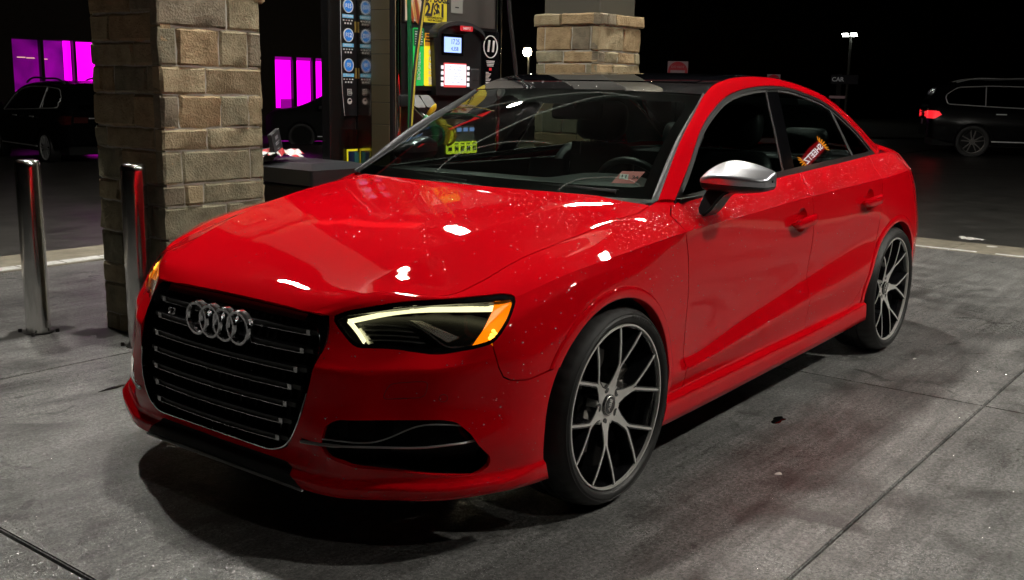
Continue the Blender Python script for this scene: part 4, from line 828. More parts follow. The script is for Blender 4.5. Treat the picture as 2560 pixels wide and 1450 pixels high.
for f_ in (lambda q: q, mirror): panel('tail_light', f_(clips(sub(LOW, LROW, 5, 8), lambda V: -3.10-X(V), lambda V: Z(V)-.775, lambda V: .885-Z(V))), 'tail_dull', car, 0, .004)
# ---------------- wheel wells, underbody, cabin
for cx, cz in (ARCF, ARCR):
    for sg in (1, -1):
        th = np.radians(np.linspace(-15, 195, 40)); V = []; F = []
        for a in th: V += [(cx+.360*math.cos(a), sg*.868, cz+.360*math.sin(a)), (cx+.360*math.cos(a), sg*.56, cz+.360*math.sin(a)), (cx, sg*.56, cz-.1)]
        for i in range(39): F += [(3*i, 3*i+1, 3*i+4, 3*i+3), (3*i+1, 3*i+2, 3*i+5, 3*i+4)]
        obj('wheel_well', mesh_from('wheel_well', V, F), 'liner', car)
bm = bmesh.new(); bx(bm, -3.4, .72, -.55, .55, .19, .40); bx(bm, -2.2, -.36, -.83, .83, .195, .262); bx(bm, .30, .58, -.52, .52, .20, .55); bx(bm, -.30, -.10, -.70, .70, .3, .84); bx(bm, -3.4, -3.0, -.66, .66, .25, .9)
obj('underbody', bm, 'liner', car)
bm = bmesh.new()
for sg in (1, -1): bx(bm, -2.45, -.5, min(sg*.735, sg*.80), max(sg*.735, sg*.80), .30, .93)
bx(bm, -2.95, -2.3, -.70, .70, .55, .965); obj('door_lining', bm, 'cabin_black', car)
# dashboard
Dg = []
for y in np.linspace(-.70, .70, 41):
    hump = .040*math.exp(-((y-.36)/.20)**4); q = 1-.25*(y/.7)**2
    Dg.append([(-.34-.28*y*y, y, .90), (-.50-.2*y*y, y, .925+.012*q), (-.66, y, .935+.01*q+hump*.6), (-.80, y, .925+hump), (-.86, y, .90+hump*.8), (-.875, y, .84), (-.80, y, .60)])
G = np.array(Dg).transpose(1, 0, 2); panel('dashboard', grid_mesh(patch_rows(G, [1, 0, 0, 0, 0, 0, 1], 4)[0], lambda P: np.stack([-.3+0*P[:, 0], 0*P[:, 0], 1+0*P[:, 0]], 1)), 'dash', car, 0)
def blob(name, secs, material, parent, e=.7, n=24):
    """loft of superelliptic sections: (z, cx, cy, hx, hy)"""
    S = []
    for z, cx, cy, hx, hy in secs:
        t = np.linspace(0, 2*PI, n+1); S.append(np.stack([cx+hx*np.sign(np.cos(t))*np.abs(np.cos(t))**e, cy+hy*np.sign(np.sin(t))*np.abs(np.sin(t))**e, z+0*t], 1))
    G = ncspline(np.array(S), np.arange(len(S)), np.linspace(0, len(S)-1, len(S)*4)); a, b = G.shape[:2]
    bm = bmesh.new(); vs = [[bm.verts.new(p) for p in r[:-1]] for r in G]
    for i in range(a-1):
        for k in range(n): bm.faces.new((vs[i][k], vs[i][(k+1) % n], vs[i+1][(k+1) % n], vs[i+1][k]))
    bm.faces.new(vs[0][::-1]); bm.faces.new(vs[-1]); bmesh.ops.recalc_face_normals(bm, faces=bm.faces); return obj(name, bm, material, parent, smooth=50)
for cy in (.36, -.36):
    se = blob('front_seat', [(.42, -1.58, cy, .07, .22), (.55, -1.58, cy, .08, .25), (.75, -1.64, cy, .075, .25), (.92, -1.71, cy, .065, .235), (1.01, -1.75, cy, .055, .19), (1.03, -1.76, cy, .03, .13)], 'leather', car)
    blob('seat_cushion', [(.30, -1.30, cy, .27, .25), (.40, -1.30, cy, .27, .25), (.46, -1.30, cy, .25, .23)], 'leather', se)
    blob('headrest', [(1.045, -1.77, cy, .04, .09), (1.08, -1.775, cy, .055, .135), (1.15, -1.79, cy, .06, .14), (1.21, -1.80, cy, .052, .125), (1.235, -1.80, cy, .03, .08)], 'leather', se)
    tube('headrest_post', [(-1.765, cy+.05, .98), (-1.775, cy+.05, 1.08)], .007, 'chrome', se, 8); tube('headrest_post', [(-1.765, cy-.05, .98), (-1.775, cy-.05, 1.08)], .007, 'chrome', se, 8)
rs = blob('rear_seat', [(.40, -2.42, 0, .10, .62), (.6, -2.46, 0, .10, .64), (.85, -2.54, 0, .08, .63), (.97, -2.60, 0, .05, .58)], 'leather', car, .5, 40)
for cy in (.36, -.36): blob('rear_headrest', [(.985, -2.63, cy, .04, .11), (1.04, -2.64, cy, .05, .125), (1.10, -2.65, cy, .04, .11), (1.115, -2.65, cy, .02, .07)], 'leather', rs)
# steering wheel
q = np.linspace(0, 2*PI, 49); ax = np.array([-.92, 0, .39]); e1 = np.array([0, 1, 0]); e2 = np.array([.39, 0, .92]); c0 = np.array([-.93, .36, .86])
sw = tube('steering_wheel', [c0+.175*(math.cos(a)*e1+math.sin(a)*e2) for a in q], .015, 'leather', car, 10)
for a in (0, PI, -PI/2): tube('wheel_spoke', [c0+e1*0, c0+.17*(math.cos(a)*e1+math.sin(a)*e2)], .016, 'leather', sw, 8)
bm = bmesh.new(); bmesh.ops.create_uvsphere(bm, u_segments=20, v_segments=10, radius=.065); obj('wheel_boss', bm, 'leather', sw, loc=tuple(c0), smooth=True)
# rear-view mirror and hanging freshener
bm = bmesh.new(); bx(bm, -.02, .02, -.115, .115, -.035, .035, .014); o = obj('rear_view_mirror', bm, 'cabin_black', car, loc=(-1.03, .0, 1.20), smooth=40); o.rotation_euler = (0, math.radians(-12), math.radians(10))
tube('mirror_stem', [(-.985, 0, 1.265), (-1.01, 0, 1.24), (-1.03, 0, 1.205)], .012, 'cabin_black', car, 8)
hg = tube('hanging_freshener', [(-1.03, 0.0, 1.165), (-1.032, .0, 1.10), (-1.03, 0, 1.075)], .0015, 'grey_trim', car, 5)
bm = bmesh.new(); bx(bm, -.004, .004, -.022, .022, -.055, .0, .003); obj('freshener_card', bm, 'cabin_black', hg, loc=(-1.03, 0, 1.075))
# centre screen and sticker
bm = bmesh.new(); bx(bm, -.008, .008, -.10, .10, -.0, .085, .004); o = obj('dash_screen', bm, 'gloss_black', car, loc=(-.83, 0, .925)); o.rotation_euler = (0, math.radians(-12), 0)
ST = clips(WSM, lambda V: .632-Y(V), lambda V: Y(V)-.562, lambda V: Z(V)-.974, lambda V: 1.012-Z(V))
stk = panel('inspection_sticker', ST, 'sticker_pink', car, 0, -.0025)
stp = ST[0]; cN = stp[:, 3:6].mean(0); cN /= np.linalg.norm(cN); ux = np.array([-.42, .9, 0]); ux -= cN*(ux@cN); ux /= np.linalg.norm(ux); uy = np.cross(cN, ux)
sc = stp[:, :3].mean(0)-cN*.002
V = [sc+ux*a+uy*b+cN*.0004 for a, b in ((-.034, -.015), (-.003, -.015), (-.003, .015), (-.034, .015))]; obj('sticker_field', mesh_from('sticker_field', V, [(0, 1, 2, 3)]), 'sticker_white', stk)
text('sticker_month', '11', .026, 'print_black', stk, sc-ux*.018+cN*.0008, ux, uy, .0002, bold=.0006); text('sticker_year', '24', .024, 'print_black', stk, sc+ux*.022+cN*.0008, ux, uy, .0002, bold=.0006)

# wiper smears dried on the glass
for P in ([(-.30, -.15, .968), (-.358, -.157, .997), (-.464, -.114, 1.064), (-.568, -.051, 1.123), (-.701, .027, 1.188), (-.801, .109, 1.229), (-.897, .196, 1.263), (-.94, .349, 1.267)],
          [(-.712, -.433, 1.156), (-.788, -.283, 1.212), (-.829, -.153, 1.239), (-.869, -.058, 1.257), (-.927, .108, 1.277), (-.939, .228, 1.277), (-.935, .357, 1.264)],
          [(-.388, -.163, 1.016), (-.434, -.101, 1.047), (-.475, -.027, 1.072), (-.513, .11, 1.092), (-.524, .23, 1.09)], [(-.313, .41, .939), (-.37, .435, .97), (-.426, .513, .986), (-.467, .601, .984), (-.469, .657, .967)]):
    q = curve(P, 40); wv_ = .0006+.0024*np.sin(np.linspace(.15, 3.0, 40))**1.0; tube('wiper_smear', [p_+np.array([.0005, 0, .001]) for p_ in q], list(wv_), 'smear', ws, 6)
# ================================================================ ground
g_root = empty('ground'); tag(g_root, kind='structure')
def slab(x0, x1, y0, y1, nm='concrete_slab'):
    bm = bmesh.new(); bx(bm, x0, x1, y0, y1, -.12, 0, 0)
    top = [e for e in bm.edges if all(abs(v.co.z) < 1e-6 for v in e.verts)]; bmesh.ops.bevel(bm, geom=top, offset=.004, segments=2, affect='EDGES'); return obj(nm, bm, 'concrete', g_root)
YB = [-4.37, -1.90, 1.526, 4.95, 8.4, 10.0]; XB = [-6.54, -1.935, 1.327, 4.6, 8.0, 12.0]
GX = {1.327: .006, -1.935: .0012}; GY = {1.526: .0035}
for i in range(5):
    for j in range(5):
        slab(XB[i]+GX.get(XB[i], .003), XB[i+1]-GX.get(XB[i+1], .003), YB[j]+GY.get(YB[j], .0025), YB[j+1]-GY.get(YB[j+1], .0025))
box('joint_bed', -6.54, 12, -4.37, 10, -.2, -.022, 'joint', g_root)
# flat concrete bands at the edge of the forecourt and the painted lines on them
xk = -6.54; n = 6
for k in range(-3, 7):
    box('edge_band', -7.14, -6.545, k*1.5-1.37+.004, (k+1)*1.5-1.37-.004, -.1, .006, 'kerb', g_root, .004)
for k in range(-5, 9):
    box('edge_band', k*1.5-6.5+.004, (k+1)*1.5-6.5-.004, -4.98, -4.375, -.1, .006, 'kerb', g_root, .004)
for k in range(60):
    x0 = -6.4+k*.31
    bm = bmesh.new(); bx(bm, x0, x0+.295, -4.515, -4.40, .002, .0105, .002); obj('white_edge_block', bm, 'road_white', g_root)
for y0, y1 in ((-.9, .35), (.5, 1.1), (1.3, 6.0)): box('edge_line', -6.59, -6.55, y0, y1, .002, .0105, 'road_white', g_root, .002)
# asphalt beyond: level behind the car, falling gently away to the left
V = [(-120, -130, -.05), (-7.14, -130, -.05), (-7.14, 60, -.03), (-120, 60, -.05)]
V = []; F = []
ys_ = [-140, -60, -26, -18, -12, -8, -4.98]; zs_ = [-.9, -.75, -.62, -.42, -.22, -.10, -.03]
xs_ = [-140, -60, -40, -24, -16, -11, -7.14]
# left field
a = [(-140, 0), (-7.14, 0), (60, 0)]
for y, z in zip(ys_, zs_):
    V += [(-140, y, z*.4), (-24, y, z*.55), (-7.14, y, z), (60, y, z)]
for i in range(6):
    for k in range(3): F.append((4*i+k, 4*i+k+1, 4*i+4+k+1, 4*i+4+k))
o = len(V); V += [(-140, -4.98, -.012), (-7.14, -4.98, -.03), (-7.14, 60, -.03), (-140, 60, -.012)]; F.append((o, o+1, o+2, o+3)); o = len(V); V += [(-7.14, 10, -.03), (60, 10, -.03), (60, 60, -.03), (-7.14, 60, -.03), (12, -4.98, -.03), (60, -4.98, -.03), (60, 10, -.03), (12, 10, -.03)]; F += [(o, o+1, o+2, o+3), (o+4, o+5, o+6, o+7)]
asph = obj('road', mesh_from('road', V, F), 'asphalt'); tag(asph, kind='structure')
for (a_, b_) in (((-22.25, -4.854), (-25.4, .27)), ((-21.07, -4.5), (-24.1, .37)), ((-20.0, -4.178), (-22.9, .47)), ((-19.02, -3.884), (-21.8, .56)), ((-17.76, -3.505), (-20.4, .67)), ((-16.96, -3.265), (-19.5, .75)), ((-15.34, -2.78), (-17.8, .90))):
    A = np.array(a_); B = np.array(b_); A = A-(B-A)*.4; d = (B-A)/np.linalg.norm(B-A); q = np.array([-d[1], d[0]])*.04
    obj('road_line', mesh_from('road_line', [(*(A-q), -.006), (*(B-q), -.006), (*(B+q), -.006), (*(A+q), -.006)], [(0, 1, 2, 3)]), 'faint_line', asph)
V = [(-26.5, -11, -.0), (-33.5, -4.2, .0), (-45, -10, .25), (-38, -17, .25)]
gv = obj('grass', mesh_from('grass', V, [(0, 1, 2, 3)]), 'grass'); tag(gv, 'dim brown green grass verge beyond the road', 'grass', kind='stuff')
# litter, drain cap, stains
def blob2d(name, c, rx, ry, z, material, h=.003, n=26, amp=.25, parent=None, seed=0):
    r_ = np.random.default_rng(seed); ph = r_.uniform(0, 6.28, 6); V = [(c[0], c[1], z+h)]; F = []
    for ring, k in ((.75, h), (1.0, 0)):
        for i in range(n):
            a = 2*PI*i/n; w = 1+amp*sum(math.sin((m_+2)*a+ph[m_])/(m_+2) for m_ in range(5)); V.append((c[0]+rx*ring*w*math.cos(a), c[1]+ry*ring*w*math.sin(a), z+k))
    for i in range(n): F.append((0, 1+i, 1+(i+1) % n)); F.append((1+i, 1+n+i, 1+n+(i+1) % n, 1+(i+1) % n))
    return obj(name, fixn(mesh_from(name, V, F)), material, parent, smooth=True)
tag(blob2d('oil_puddle', (-1.164, .932), .050, .024, .0005, 'puddle', .0025, seed=3, amp=.35), 'small black glossy round puddle on the concrete beside the side skirt', 'puddle')
def crumple(name, c, sx, sy, h, material, seed):
    r_ = np.random.default_rng(seed); n = 7; V = [(c[0]+sx*(i/(n-1)-.5)+r_.normal(0, sx*.05), c[1]+sy*(j/(n-1)-.5)+r_.normal(0, sy*.05), c[2]+abs(r_.normal(0, h))) for i in range(n) for j in range(n)]
    F = [(i*n+j, (i+1)*n+j, (i+1)*n+j+1, i*n+j+1) for i in range(n-1) for j in range(n-1) if not (i in (0, n-2) and j in (0, n-2))]; return obj(name, mesh_from(name, V, F), material)
tag(crumple('paper_litter', (-7.33, .11, .012), .12, .22, .01, 'paper', 5), 'crumpled white paper lying on the concrete edge behind the car', 'litter')
tag(blob2d('paper_disc', (-7.0, .37), .05, .045, .008, 'paper', .002, seed=9, amp=.1), 'small pale flattened scrap on the concrete edge band', 'litter')
for i, (x, y, s_, lab) in enumerate([(-.20, -3.02, .03, 'small white scrap on the ground behind the left bollard'), (-3.1, 1.62, .025, 'tiny pale scrap on the concrete behind the rear wheel'), (-2.55, 1.05, .014, 'tiny bright fleck on the concrete by the rear tyre'), (-.60, 1.18, .018, 'tiny white fleck on concrete below the front door')]):
    tag(blob2d('litter_scrap', (x, y), s_, s_*.5, .0005, 'paper', .002, 12, .4, seed=20+i), lab, 'litter')
tag(blob2d('dark_scrap', (.32, -1.42), .07, .012, .0005, 'puddle', .003, 16, .5, seed=41), 'thin dark strip of debris on the concrete left of the grille', 'litter')

# ================================================================ stone pillars
def rough_stone(bm_name, parent, face, u0, u1, z0, z1, plane, seed, tint):
    """one dressed stone on a wall face. face 'y+': u = -x runs to the right; 'x+': u = y"""
    r_ = np.random.default_rng(seed); nu = max(3, int((u1-u0)/.055)+1); nz = max(3, int((z1-z0)/.05)+1); ch = .010; D = .055
    us = np.r_[u0, np.linspace(u0+ch, u1-ch, nu), u1]; zs = np.r_[z0, np.linspace(z0+ch, z1-ch, nz), z1]; V = []; F = []; a, b = len(us), len(zs)
    ph = r_.uniform(0, 6.28, 4); tl = r_.normal(0, .0035, 2)
    jit = lambda s: r_.normal(0, s)
    for i, u in enumerate(us):
        for j, z in enumerate(zs):
            edge = i in (0, a-1) or j in (0, b-1); d = 0 if edge else .010+.0035*math.sin(9*(u-u0)/(.3)+ph[0]+11*z)+.0025*math.sin(23*u+ph[1]-31*z)+tl[0]*(2*(u-u0)/(u1-u0)-1)+tl[1]*(2*(z-z0)/(z1-z0)-1)+jit(.0018)
            uu = u+(0 if not edge else jit(.0022)); zz = z+(0 if not edge else jit(.0022))
            V.append((uu, zz, max(d, .002) if not edge else 0))
    for i in range(a-1):
        for j in range(b-1): F.append((i*b+j, (i+1)*b+j, (i+1)*b+j+1, i*b+j+1))
    ringi = [i*b for i in range(a)]+[(a-1)*b+j for j in range(1, b)]+[i*b+b-1 for i in range(a-2, -1, -1)]+[j for j in range(b-2, 0, -1)]; o = len(V)
    for i in ringi: V.append((V[i][0], V[i][1], -D))
    m_ = len(ringi)
    for i in range(m_): F.append((ringi[i], o+i, o+(i+1) % m_, ringi[(i+1) % m_]))
    W3 = {'y+': lambda u, z, d: (-u, plane+d, z), 'x+': lambda u, z, d: (plane+d, u, z), 'x-': lambda u, z, d: (plane-d, -u, z)}[face]
    me = fixn(mesh_from('stone', [W3(*v) for v in V], F)); o_ = obj('stone', me, MATS['stone%d' % tint], parent, smooth=24); return o_
LIT = [(1.762, 1.85, [0, .42, .74, 1]), (1.575, 1.755, [0, .10, .36, .55, .80, 1]), (1.545, 1.57, None)]
def pillar(name, x0, x1, y0, y1, lit, dark, back, seed):
    r_ = empty(name, (0, 0, 0)); k = seed
    box('mortar_core', x0+.0150, x1-.0150, y0+.0150, y1-.0150, -.02, lit[0][1]-.01, 'mortar', r_)
    rr = np.random.default_rng(seed)
    for face, rows_ in (('y+', lit), ('x+', dark), ('x-', back)):
        for z0, z1, fr in rows_:
            grow = .018 if z1 > 1.8 else 0
            if face == 'y+': ua, ub, pl = -x1-grow, -x0+grow, y1+grow
            elif face == 'x+': ua, ub, pl = y0-grow, y1-.012+grow, x1+grow
            else: ua, ub, pl = -y1+.02-grow, -y0+grow, x0+.010-grow
            L = ub-ua
            for p, q in (fr if isinstance(fr[0], tuple) else list(zip(fr[:-1], fr[1:]))):
                k += 1; g_ = .0036; rough_stone('stone', r_, face, ua+p*L+(g_ if p > 0 else 0), ua+q*L-(g_ if q < 1 else 0), z0+.002, z1-.002, pl-.014, k, int(rr.integers(0, 6)))
    return r_
def rnd_rows(zt, seed, z_low=0.0):
    r_ = np.random.default_rng(seed); out = []; z = zt; k = 0
    while z > z_low+.05:
        h = (.165 if k % 2 == 0 else .105); z0 = max(z-h, z_low)
        n_ = r_.integers(2, 4) if k % 2 else r_.integers(3, 5); c = np.sort(r_.uniform(.12, .88, n_-1)); c = [0]+[float(v) for v in c if True]+[1]
        c = [0]+[v for i, v in enumerate(c[1:-1]) if v-(c[i] if i else 0) > .12]+[1]
        if c[-1]-c[-2] < .12 and len(c) > 2: c.pop(-2)
        out.append((z0, z, c)); z = z0; k += 1
    return out
litL = [(1.76, 1.85, [0, .35, .7, 1]), (1.545, 1.755, [0, .66, 1]), (1.362, 1.540, [0, .165, .575, .865, 1]), (1.228, 1.357, [0, .435, 1]), (1.067, 1.223, [0, .165, .575, .865, 1]), (.960, 1.062, [0, .43, 1]), (.797, .955, [0, .175, .865, 1]), (.690, .792, [0, .19, .375, 1]), (.530, .685, [0, .60, 1])]+rnd_rows(.525, 5)
darkL = [(1.76, 1.85, [0, .5, 1]), (1.61, 1.755, [0, .6, 1]), (1.475, 1.605, [0, .30, 1]), (1.362, 1.470, [0, .62, 1]), (1.228, 1.357, [0, .15, .32, .8, 1]), (1.067, 1.223, [0, .6, 1]), (.960, 1.062, [0, .16, .86, 1]), (.797, .955, [0, .37, 1]), (.690, .792, [0, .31, .72, 1]), (.530, .685, [0, .45, .8, 1])]+rnd_rows(.525, 8)
pl = pillar('stone_pillar', -.850, -.255, -2.440, -1.840, litL, darkL, rnd_rows(1.85, 21, .3), 100)
tag(pl, 'brown stone clad canopy pillar at the left, one face in deep shade', 'pillar')
litR = [(1.762, 1.85, [0, .17, .36, 1]), (1.575, 1.757, [0, .57, 1]), (1.482, 1.570, [0, .14, .46, .86, 1]), (1.385, 1.477, [0, .34, 1])]+rnd_rows(1.38, 33)
darkR = [(1.762, 1.85, [0, .42, 1]), (1.575, 1.757, [0, .13, .57, .86, 1]), (1.482, 1.570, [0, .44, 1]), (1.385, 1.477, [0, .13, .80, 1])]+rnd_rows(1.38, 35)
pr = pillar('stone_pillar', -4.605, -4.010, -2.430, -1.835, litR, darkR, [], 500)
tag(pr, 'sunlit coloured stone clad pillar with cap course, seen above the car roof'.replace('sunlit coloured ', 'tan '), 'pillar')
for pp, x0, x1, y0, y1 in ((pl, -.82, -.285, -2.41, -1.87), (pr, -4.575, -4.07, -2.40, -1.885)): box('steel_column', x0, x1, y0, y1, 1.80, 4.62, 'column_paint', pp, .01)

# ================================================================ bollards
def bollard(x, y, h, lab):
    b = empty('steel_bollard', (x, y, 0)); tag(b, lab, 'bollard', 'stainless bollards before the pillar')
    lathe('post', [(.060, .0), (.060, h-.035), (.0585, h-.018), (.052, h-.006), (.040, h-.001), (0, h)], 'brushed_steel', b, 64, 'z', 40)
    lathe('base_ring', [(.060, .0), (.075, .0), (.074, .006), (.0605, .008)], 'dark_wet', b, 40, 'z', 40)
    for k in range(4):
        a = PI/4+k*PI/2; q = lathe('anchor_bolt', [(0, .018), (.008, .018), (.010, .012), (.010, 0)], 'dark_wet', b, 10, 'z', 30); q.location = (.092*math.cos(a), .092*math.sin(a), 0)
    return b
bollard(.022, -2.603, .890, 'polished steel bollard standing alone at the far left edge')
bollard(-.170, -1.975, .900, 'polished steel bollard right against the dark face of the stone pillar')
for i, (x, y, rx, ry) in enumerate([(.03, -2.62, .15, .10), (-.25, -2.35, .16, .12)]):
    blob2d('wet_stain', (x, y), rx, ry, .0006, 'wet_stain', .0006, 30, .5, g_root, 60+i)

# ================================================================ canopy with lamps (overhead, out of frame)
can = empty('canopy'); tag(can, 'flat white canopy deck over the fuel lanes with red fascia', 'canopy')
box('deck', -9.5, 3.4, -7.8, 9.0, 4.74, 5.3, 'canopy_white', can)
for a_, b_, c_, d_ in ((-9.6, -9.5, -7.9, 9.1), (3.4, 3.5, -7.9, 9.1)): box('fascia', a_, b_, c_, d_, 4.60, 5.45, 'canopy_red', can)
for c_, d_ in ((-7.9, -7.8), (9.0, 9.1)): box('fascia', -9.5, 3.4, c_, d_, 4.60, 5.45, 'canopy_red', can)
box('added_red_glow', -4.58, -4.22, -6.85, -4.95, 4.66, 4.739, 'red_glow', can)  # made-up glowing strip, added to give a red streak in the windscreen
def fixture(x, y, lab, s=.092, matl='led'):
    f = empty('canopy_lamp', (x, y, 4.60)); tag(f, lab, 'lamp', 'canopy ceiling lamps')
    bm = bmesh.new(); bx(bm, -s-.06, s+.06, -s-.06, s+.06, .02, .139, .02); obj('lamp_housing', bm, 'canopy_white', f)
    bm = bmesh.new(); bx(bm, -s, s, -s, s, .0, .0195, .004); obj('lamp_panel', bm, matl, f)
for x, y, lab in ((-.65, -.95, 'square canopy lamp over the car between the two pillars'), (-4.35, -1.1, 'square canopy lamp over the car by the right pillar'), (-.65, -4.45, 'square canopy lamp over the lane beyond the pumps, near end'), (-4.5, -4.3, 'square canopy lamp over the lane beyond the pumps, far end')): fixture(x, y, lab)
for x, lab in ((1.4, 'square canopy lamp ahead of the open lane beside the car'), (-2.35, 'square canopy lamp over the open lane beside the car'), (-6.2, 'square canopy lamp over the open lane behind the car')): fixture(x, 4.5, lab, .092, 'led_soft' if x > 0 else 'led_far')

# ================================================================ fuel dispenser
pump = empty('fuel_pump'); tag(pump, 'tall black and steel fuel dispenser numbered 11 with lit price display', 'fuel pump')
yF = -1.82
box('cabinet', -2.80, -1.80, -2.42, yF-.012, 0, 2.25, 'pump_black', pump, .006)
box('side_panel', -1.7985, -1.795, -2.125, -2.004, .25, 2.2, 'mirror_steel', pump)
for za, zb in ((.25, .74), (.743, 1.057), (1.06, 1.187), (1.19, 1.287), (1.29, 1.467), (1.47, 1.547), (1.55, 1.72), (1.723, 2.2)): box('side_panel', -1.7985, -1.793, -2.001, yF-.035, za, zb, 'tan_steel' if zb > .8 else 'dull_steel', pump, .0015)
for x0, x1 in ((-1.858, -1.806), (-2.800, -2.752)): 
    lathe('corner_post', [(.022, 0), (.022, 2.2)], 'chrome', pump, 24, 'z', 40, loc=((x0+x1)/2, yF-.005, .03))
box('upper_panel', -2.74, -2.26, yF-.012, yF-.004, 1.66, 2.2, 'dull_steel', pump)
FX = (-1, 0, 0); UPV = (0, 0, 1)
def decal(name, x0, x1, z0, z1, y, material, parent, th=.003, r=None, n=5):
    """thin plate on a +y facing wall"""
    if r: poly = roundpoly([(x0, z0), (x1, z0), (x1, z1), (x0, z1)], r, n)
    else: poly = [(x0, z0), (x1, z0), (x1, z1), (x0, z1)]
    V, F = prism(poly, lambda a, b: (a, y, b), lambda a, b: (a, y+th, b)); return obj(name, fixn(mesh_from(name, V, F)), material, parent)
po = decal('poster', -2.262, -1.878, 1.655, 2.02, yF, 'print_black', pump, .006)
decal('poster_field', -2.252, -2.035, 1.664, 2.01, yF+.006, 'poster_yellow', po, .002)
decal('poster_picture', -2.034, -1.886, 1.664, 2.01, yF+.006, 'poster_photo', po, .002)
def hotdog(cx, cz, ang):
    e = np.array([math.cos(ang), 0, math.sin(ang)])
    for nm, r, L, mt, dy in (('hot_dog_bun', .026, .075, 'bun', .0), ('hot_dog_sausage', .013, .085, 'sausage', .012)):
        V, F = tube_data([np.array([cx, yF+.010+dy*.4, cz])+e*t for t in np.linspace(-L, L, 9)], [r*math.sqrt(max(.08, 1-(t)**4)) for t in np.linspace(-1, 1, 9)], 10); V = [(v[0], yF+.008+(v[1]-yF-.008)*.18+dy*.2, v[2]) for v in V]; obj(nm, mesh_from(nm, V, F), mt, po, smooth=40)
hotdog(-1.925, 1.735, 1.25); hotdog(-1.985, 1.72, 1.35); hotdog(-1.95, 1.87, 1.3)
text('poster_lettering', 'HOT DOGZ', .052, 'print_black', po, (-2.145, yF+.008, 1.80), FX, UPV, .0008, bold=.0022, xs=.9)
text('poster_lettering', '2/$1', .105, 'print_black', po, (-2.145, yF+.008, 1.735), FX, UPV, .0008, bold=.004, xs=.95)
text('poster_lettering', 'ADD-ONS, EXTRAS\nNOT INCLUDED', .016, 'print_black', po, (-2.145, yF+.008, 1.685), FX, UPV, .0006, xs=1.1)
sp_ = decal('paper_notice', -2.412, -2.302, 1.735, 1.93, yF-.003, 'notice_grey', pump, .002); decal('notice_print', -2.375, -2.340, 1.765, 1.772, yF-.001, 'print_black', sp_, .0006)
# fuel grade panel
gp_ = decal('grade_panel', -2.150, -1.925, 1.262, 1.645, yF, 'pump_black', pump, .02, .012)
decal('green_sign', -2.030, -1.936, 1.290, 1.625, yF+.02, 'sign_green', gp_, .004, .015); decal('green_header', -2.028, -1.938, 1.52, 1.62, yF+.024, 'sign_green_dark', gp_, .001, .006)
decal('yellow_sign', -2.135, -2.0315, 1.290, 1.570, yF+.0205, 'sign_yellow', gp_, .004, .012); decal('orange_header', -2.130, -2.036, 1.525, 1.60, yF+.0245, 'sign_orange', gp_, .001, .006)
text('sign_lettering', 'BIODIESEL', .036, 'print_white', gp_, (-1.985, yF+.025, 1.405), (0, 0, 1), (1, 0, 0), .0008, bold=.0006)
text('sign_lettering', 'E85 FLEX FUEL', .034, 'print_white', gp_, (-2.085, yF+.025, 1.405), (0, 0, 1), (1, 0, 0), .0008, bold=.001)
for k in range(6): decal('sign_print', -2.018+.006*(k % 2), -1.950, 1.60-.014*k, 1.6055-.014*k, yF+.0255, 'print_white', gp_, .0006)
for k in range(3): decal('sign_print', -2.118, -2.050+.006*k, 1.585-.018*k, 1.593-.018*k, yF+.026, 'print_black', gp_, .0006)
# payment head with arched top
yH = -1.70
arch = [(-2.46, 1.235), (-2.032, 1.235), (-2.006, 1.595)]+[(-2.228+.222*math.cos(a), 1.595+.083*math.sin(a)) for a in np.linspace(.15, PI-.15, 20)]+[(-2.452, 1.595)]
V, F = prism(arch, lambda a, b: (a, yF-.01, b), lambda a, b: (a, yH, b)); hd = obj('payment_head', fixn(mesh_from('payment_head', V, F)), 'pump_black', pump)
V = [(-2.228+.226*math.cos(a), y, 1.592+.088*math.sin(a)) for y in (yF, yH+.035) for a in np.linspace(.0, PI, 25)]+[(-2.228+.226*math.cos(a), y, 1.575+.080*math.sin(a)) for y in (yH+.035, yF) for a in np.linspace(.0, PI, 25)]
F = [(25*r+i, 25*r+i+1, 25*((r+1) % 4)+i+1, 25*((r+1) % 4)+i) for r in range(4) for i in range(24)]+[(0, 25, 50, 75), (24, 49, 74, 99)]
obj('head_visor', fixn(mesh_from('head_visor', V, F)), 'pump_grey', hd, smooth=40)
decal('display_bezel', -2.275, -2.078, 1.475, 1.602, yH, 'gloss_black', hd, .006, .006); decal('price_display', -2.252, -2.096, 1.493, 1.583, yH+.006, 'lcd', hd, .002, .003)
text('display_digits', '17.25', .044, 'lcd_digit', hd, (-2.195, yH+.0085, 1.556), FX, UPV, .0004, xs=.85); text('display_digits', '4.358', .034, 'lcd_digit', hd, (-2.190, yH+.0085, 1.514), FX, UPV, .0004, xs=.9)
sc_ = decal('card_screen', -2.306, -2.098, 1.284, 1.430, yH, 'screen_red', hd, .006, .006); decal('screen_field', -2.302, -2.102, 1.298, 1.422, yH+.006, 'screen_white', hd, .001, .002)
for k, tx in enumerate(['Welcome to Sheetz!', 'TAP TO PAY ENABLED', 'Insert loyalty card', 'Insert payment card', 'DO NOT REMOVE CARD', 'Follow Prompts']): text('screen_lettering', tx, .0135, 'print_grey', hd, (-2.202, yH+.0072, 1.408-.0185*k), FX, UPV, .0003)
for sx in (-2.328, -2.084):
    for k in range(4): decal('soft_key', sx-.010, sx+.010, 1.392-.034*k, 1.414-.034*k, yH, 'key_white', hd, .005, .003)
lg = decal('brand_plate', -2.325, -2.206, 1.6235, 1.654, yH+.036, 'sign_red', hd, .003, .008); text('brand_lettering', 'SHEETZ', .021, 'print_white', hd, (-2.2655, yH+.0395, 1.6387), FX, UPV, .0005, bold=.0005)
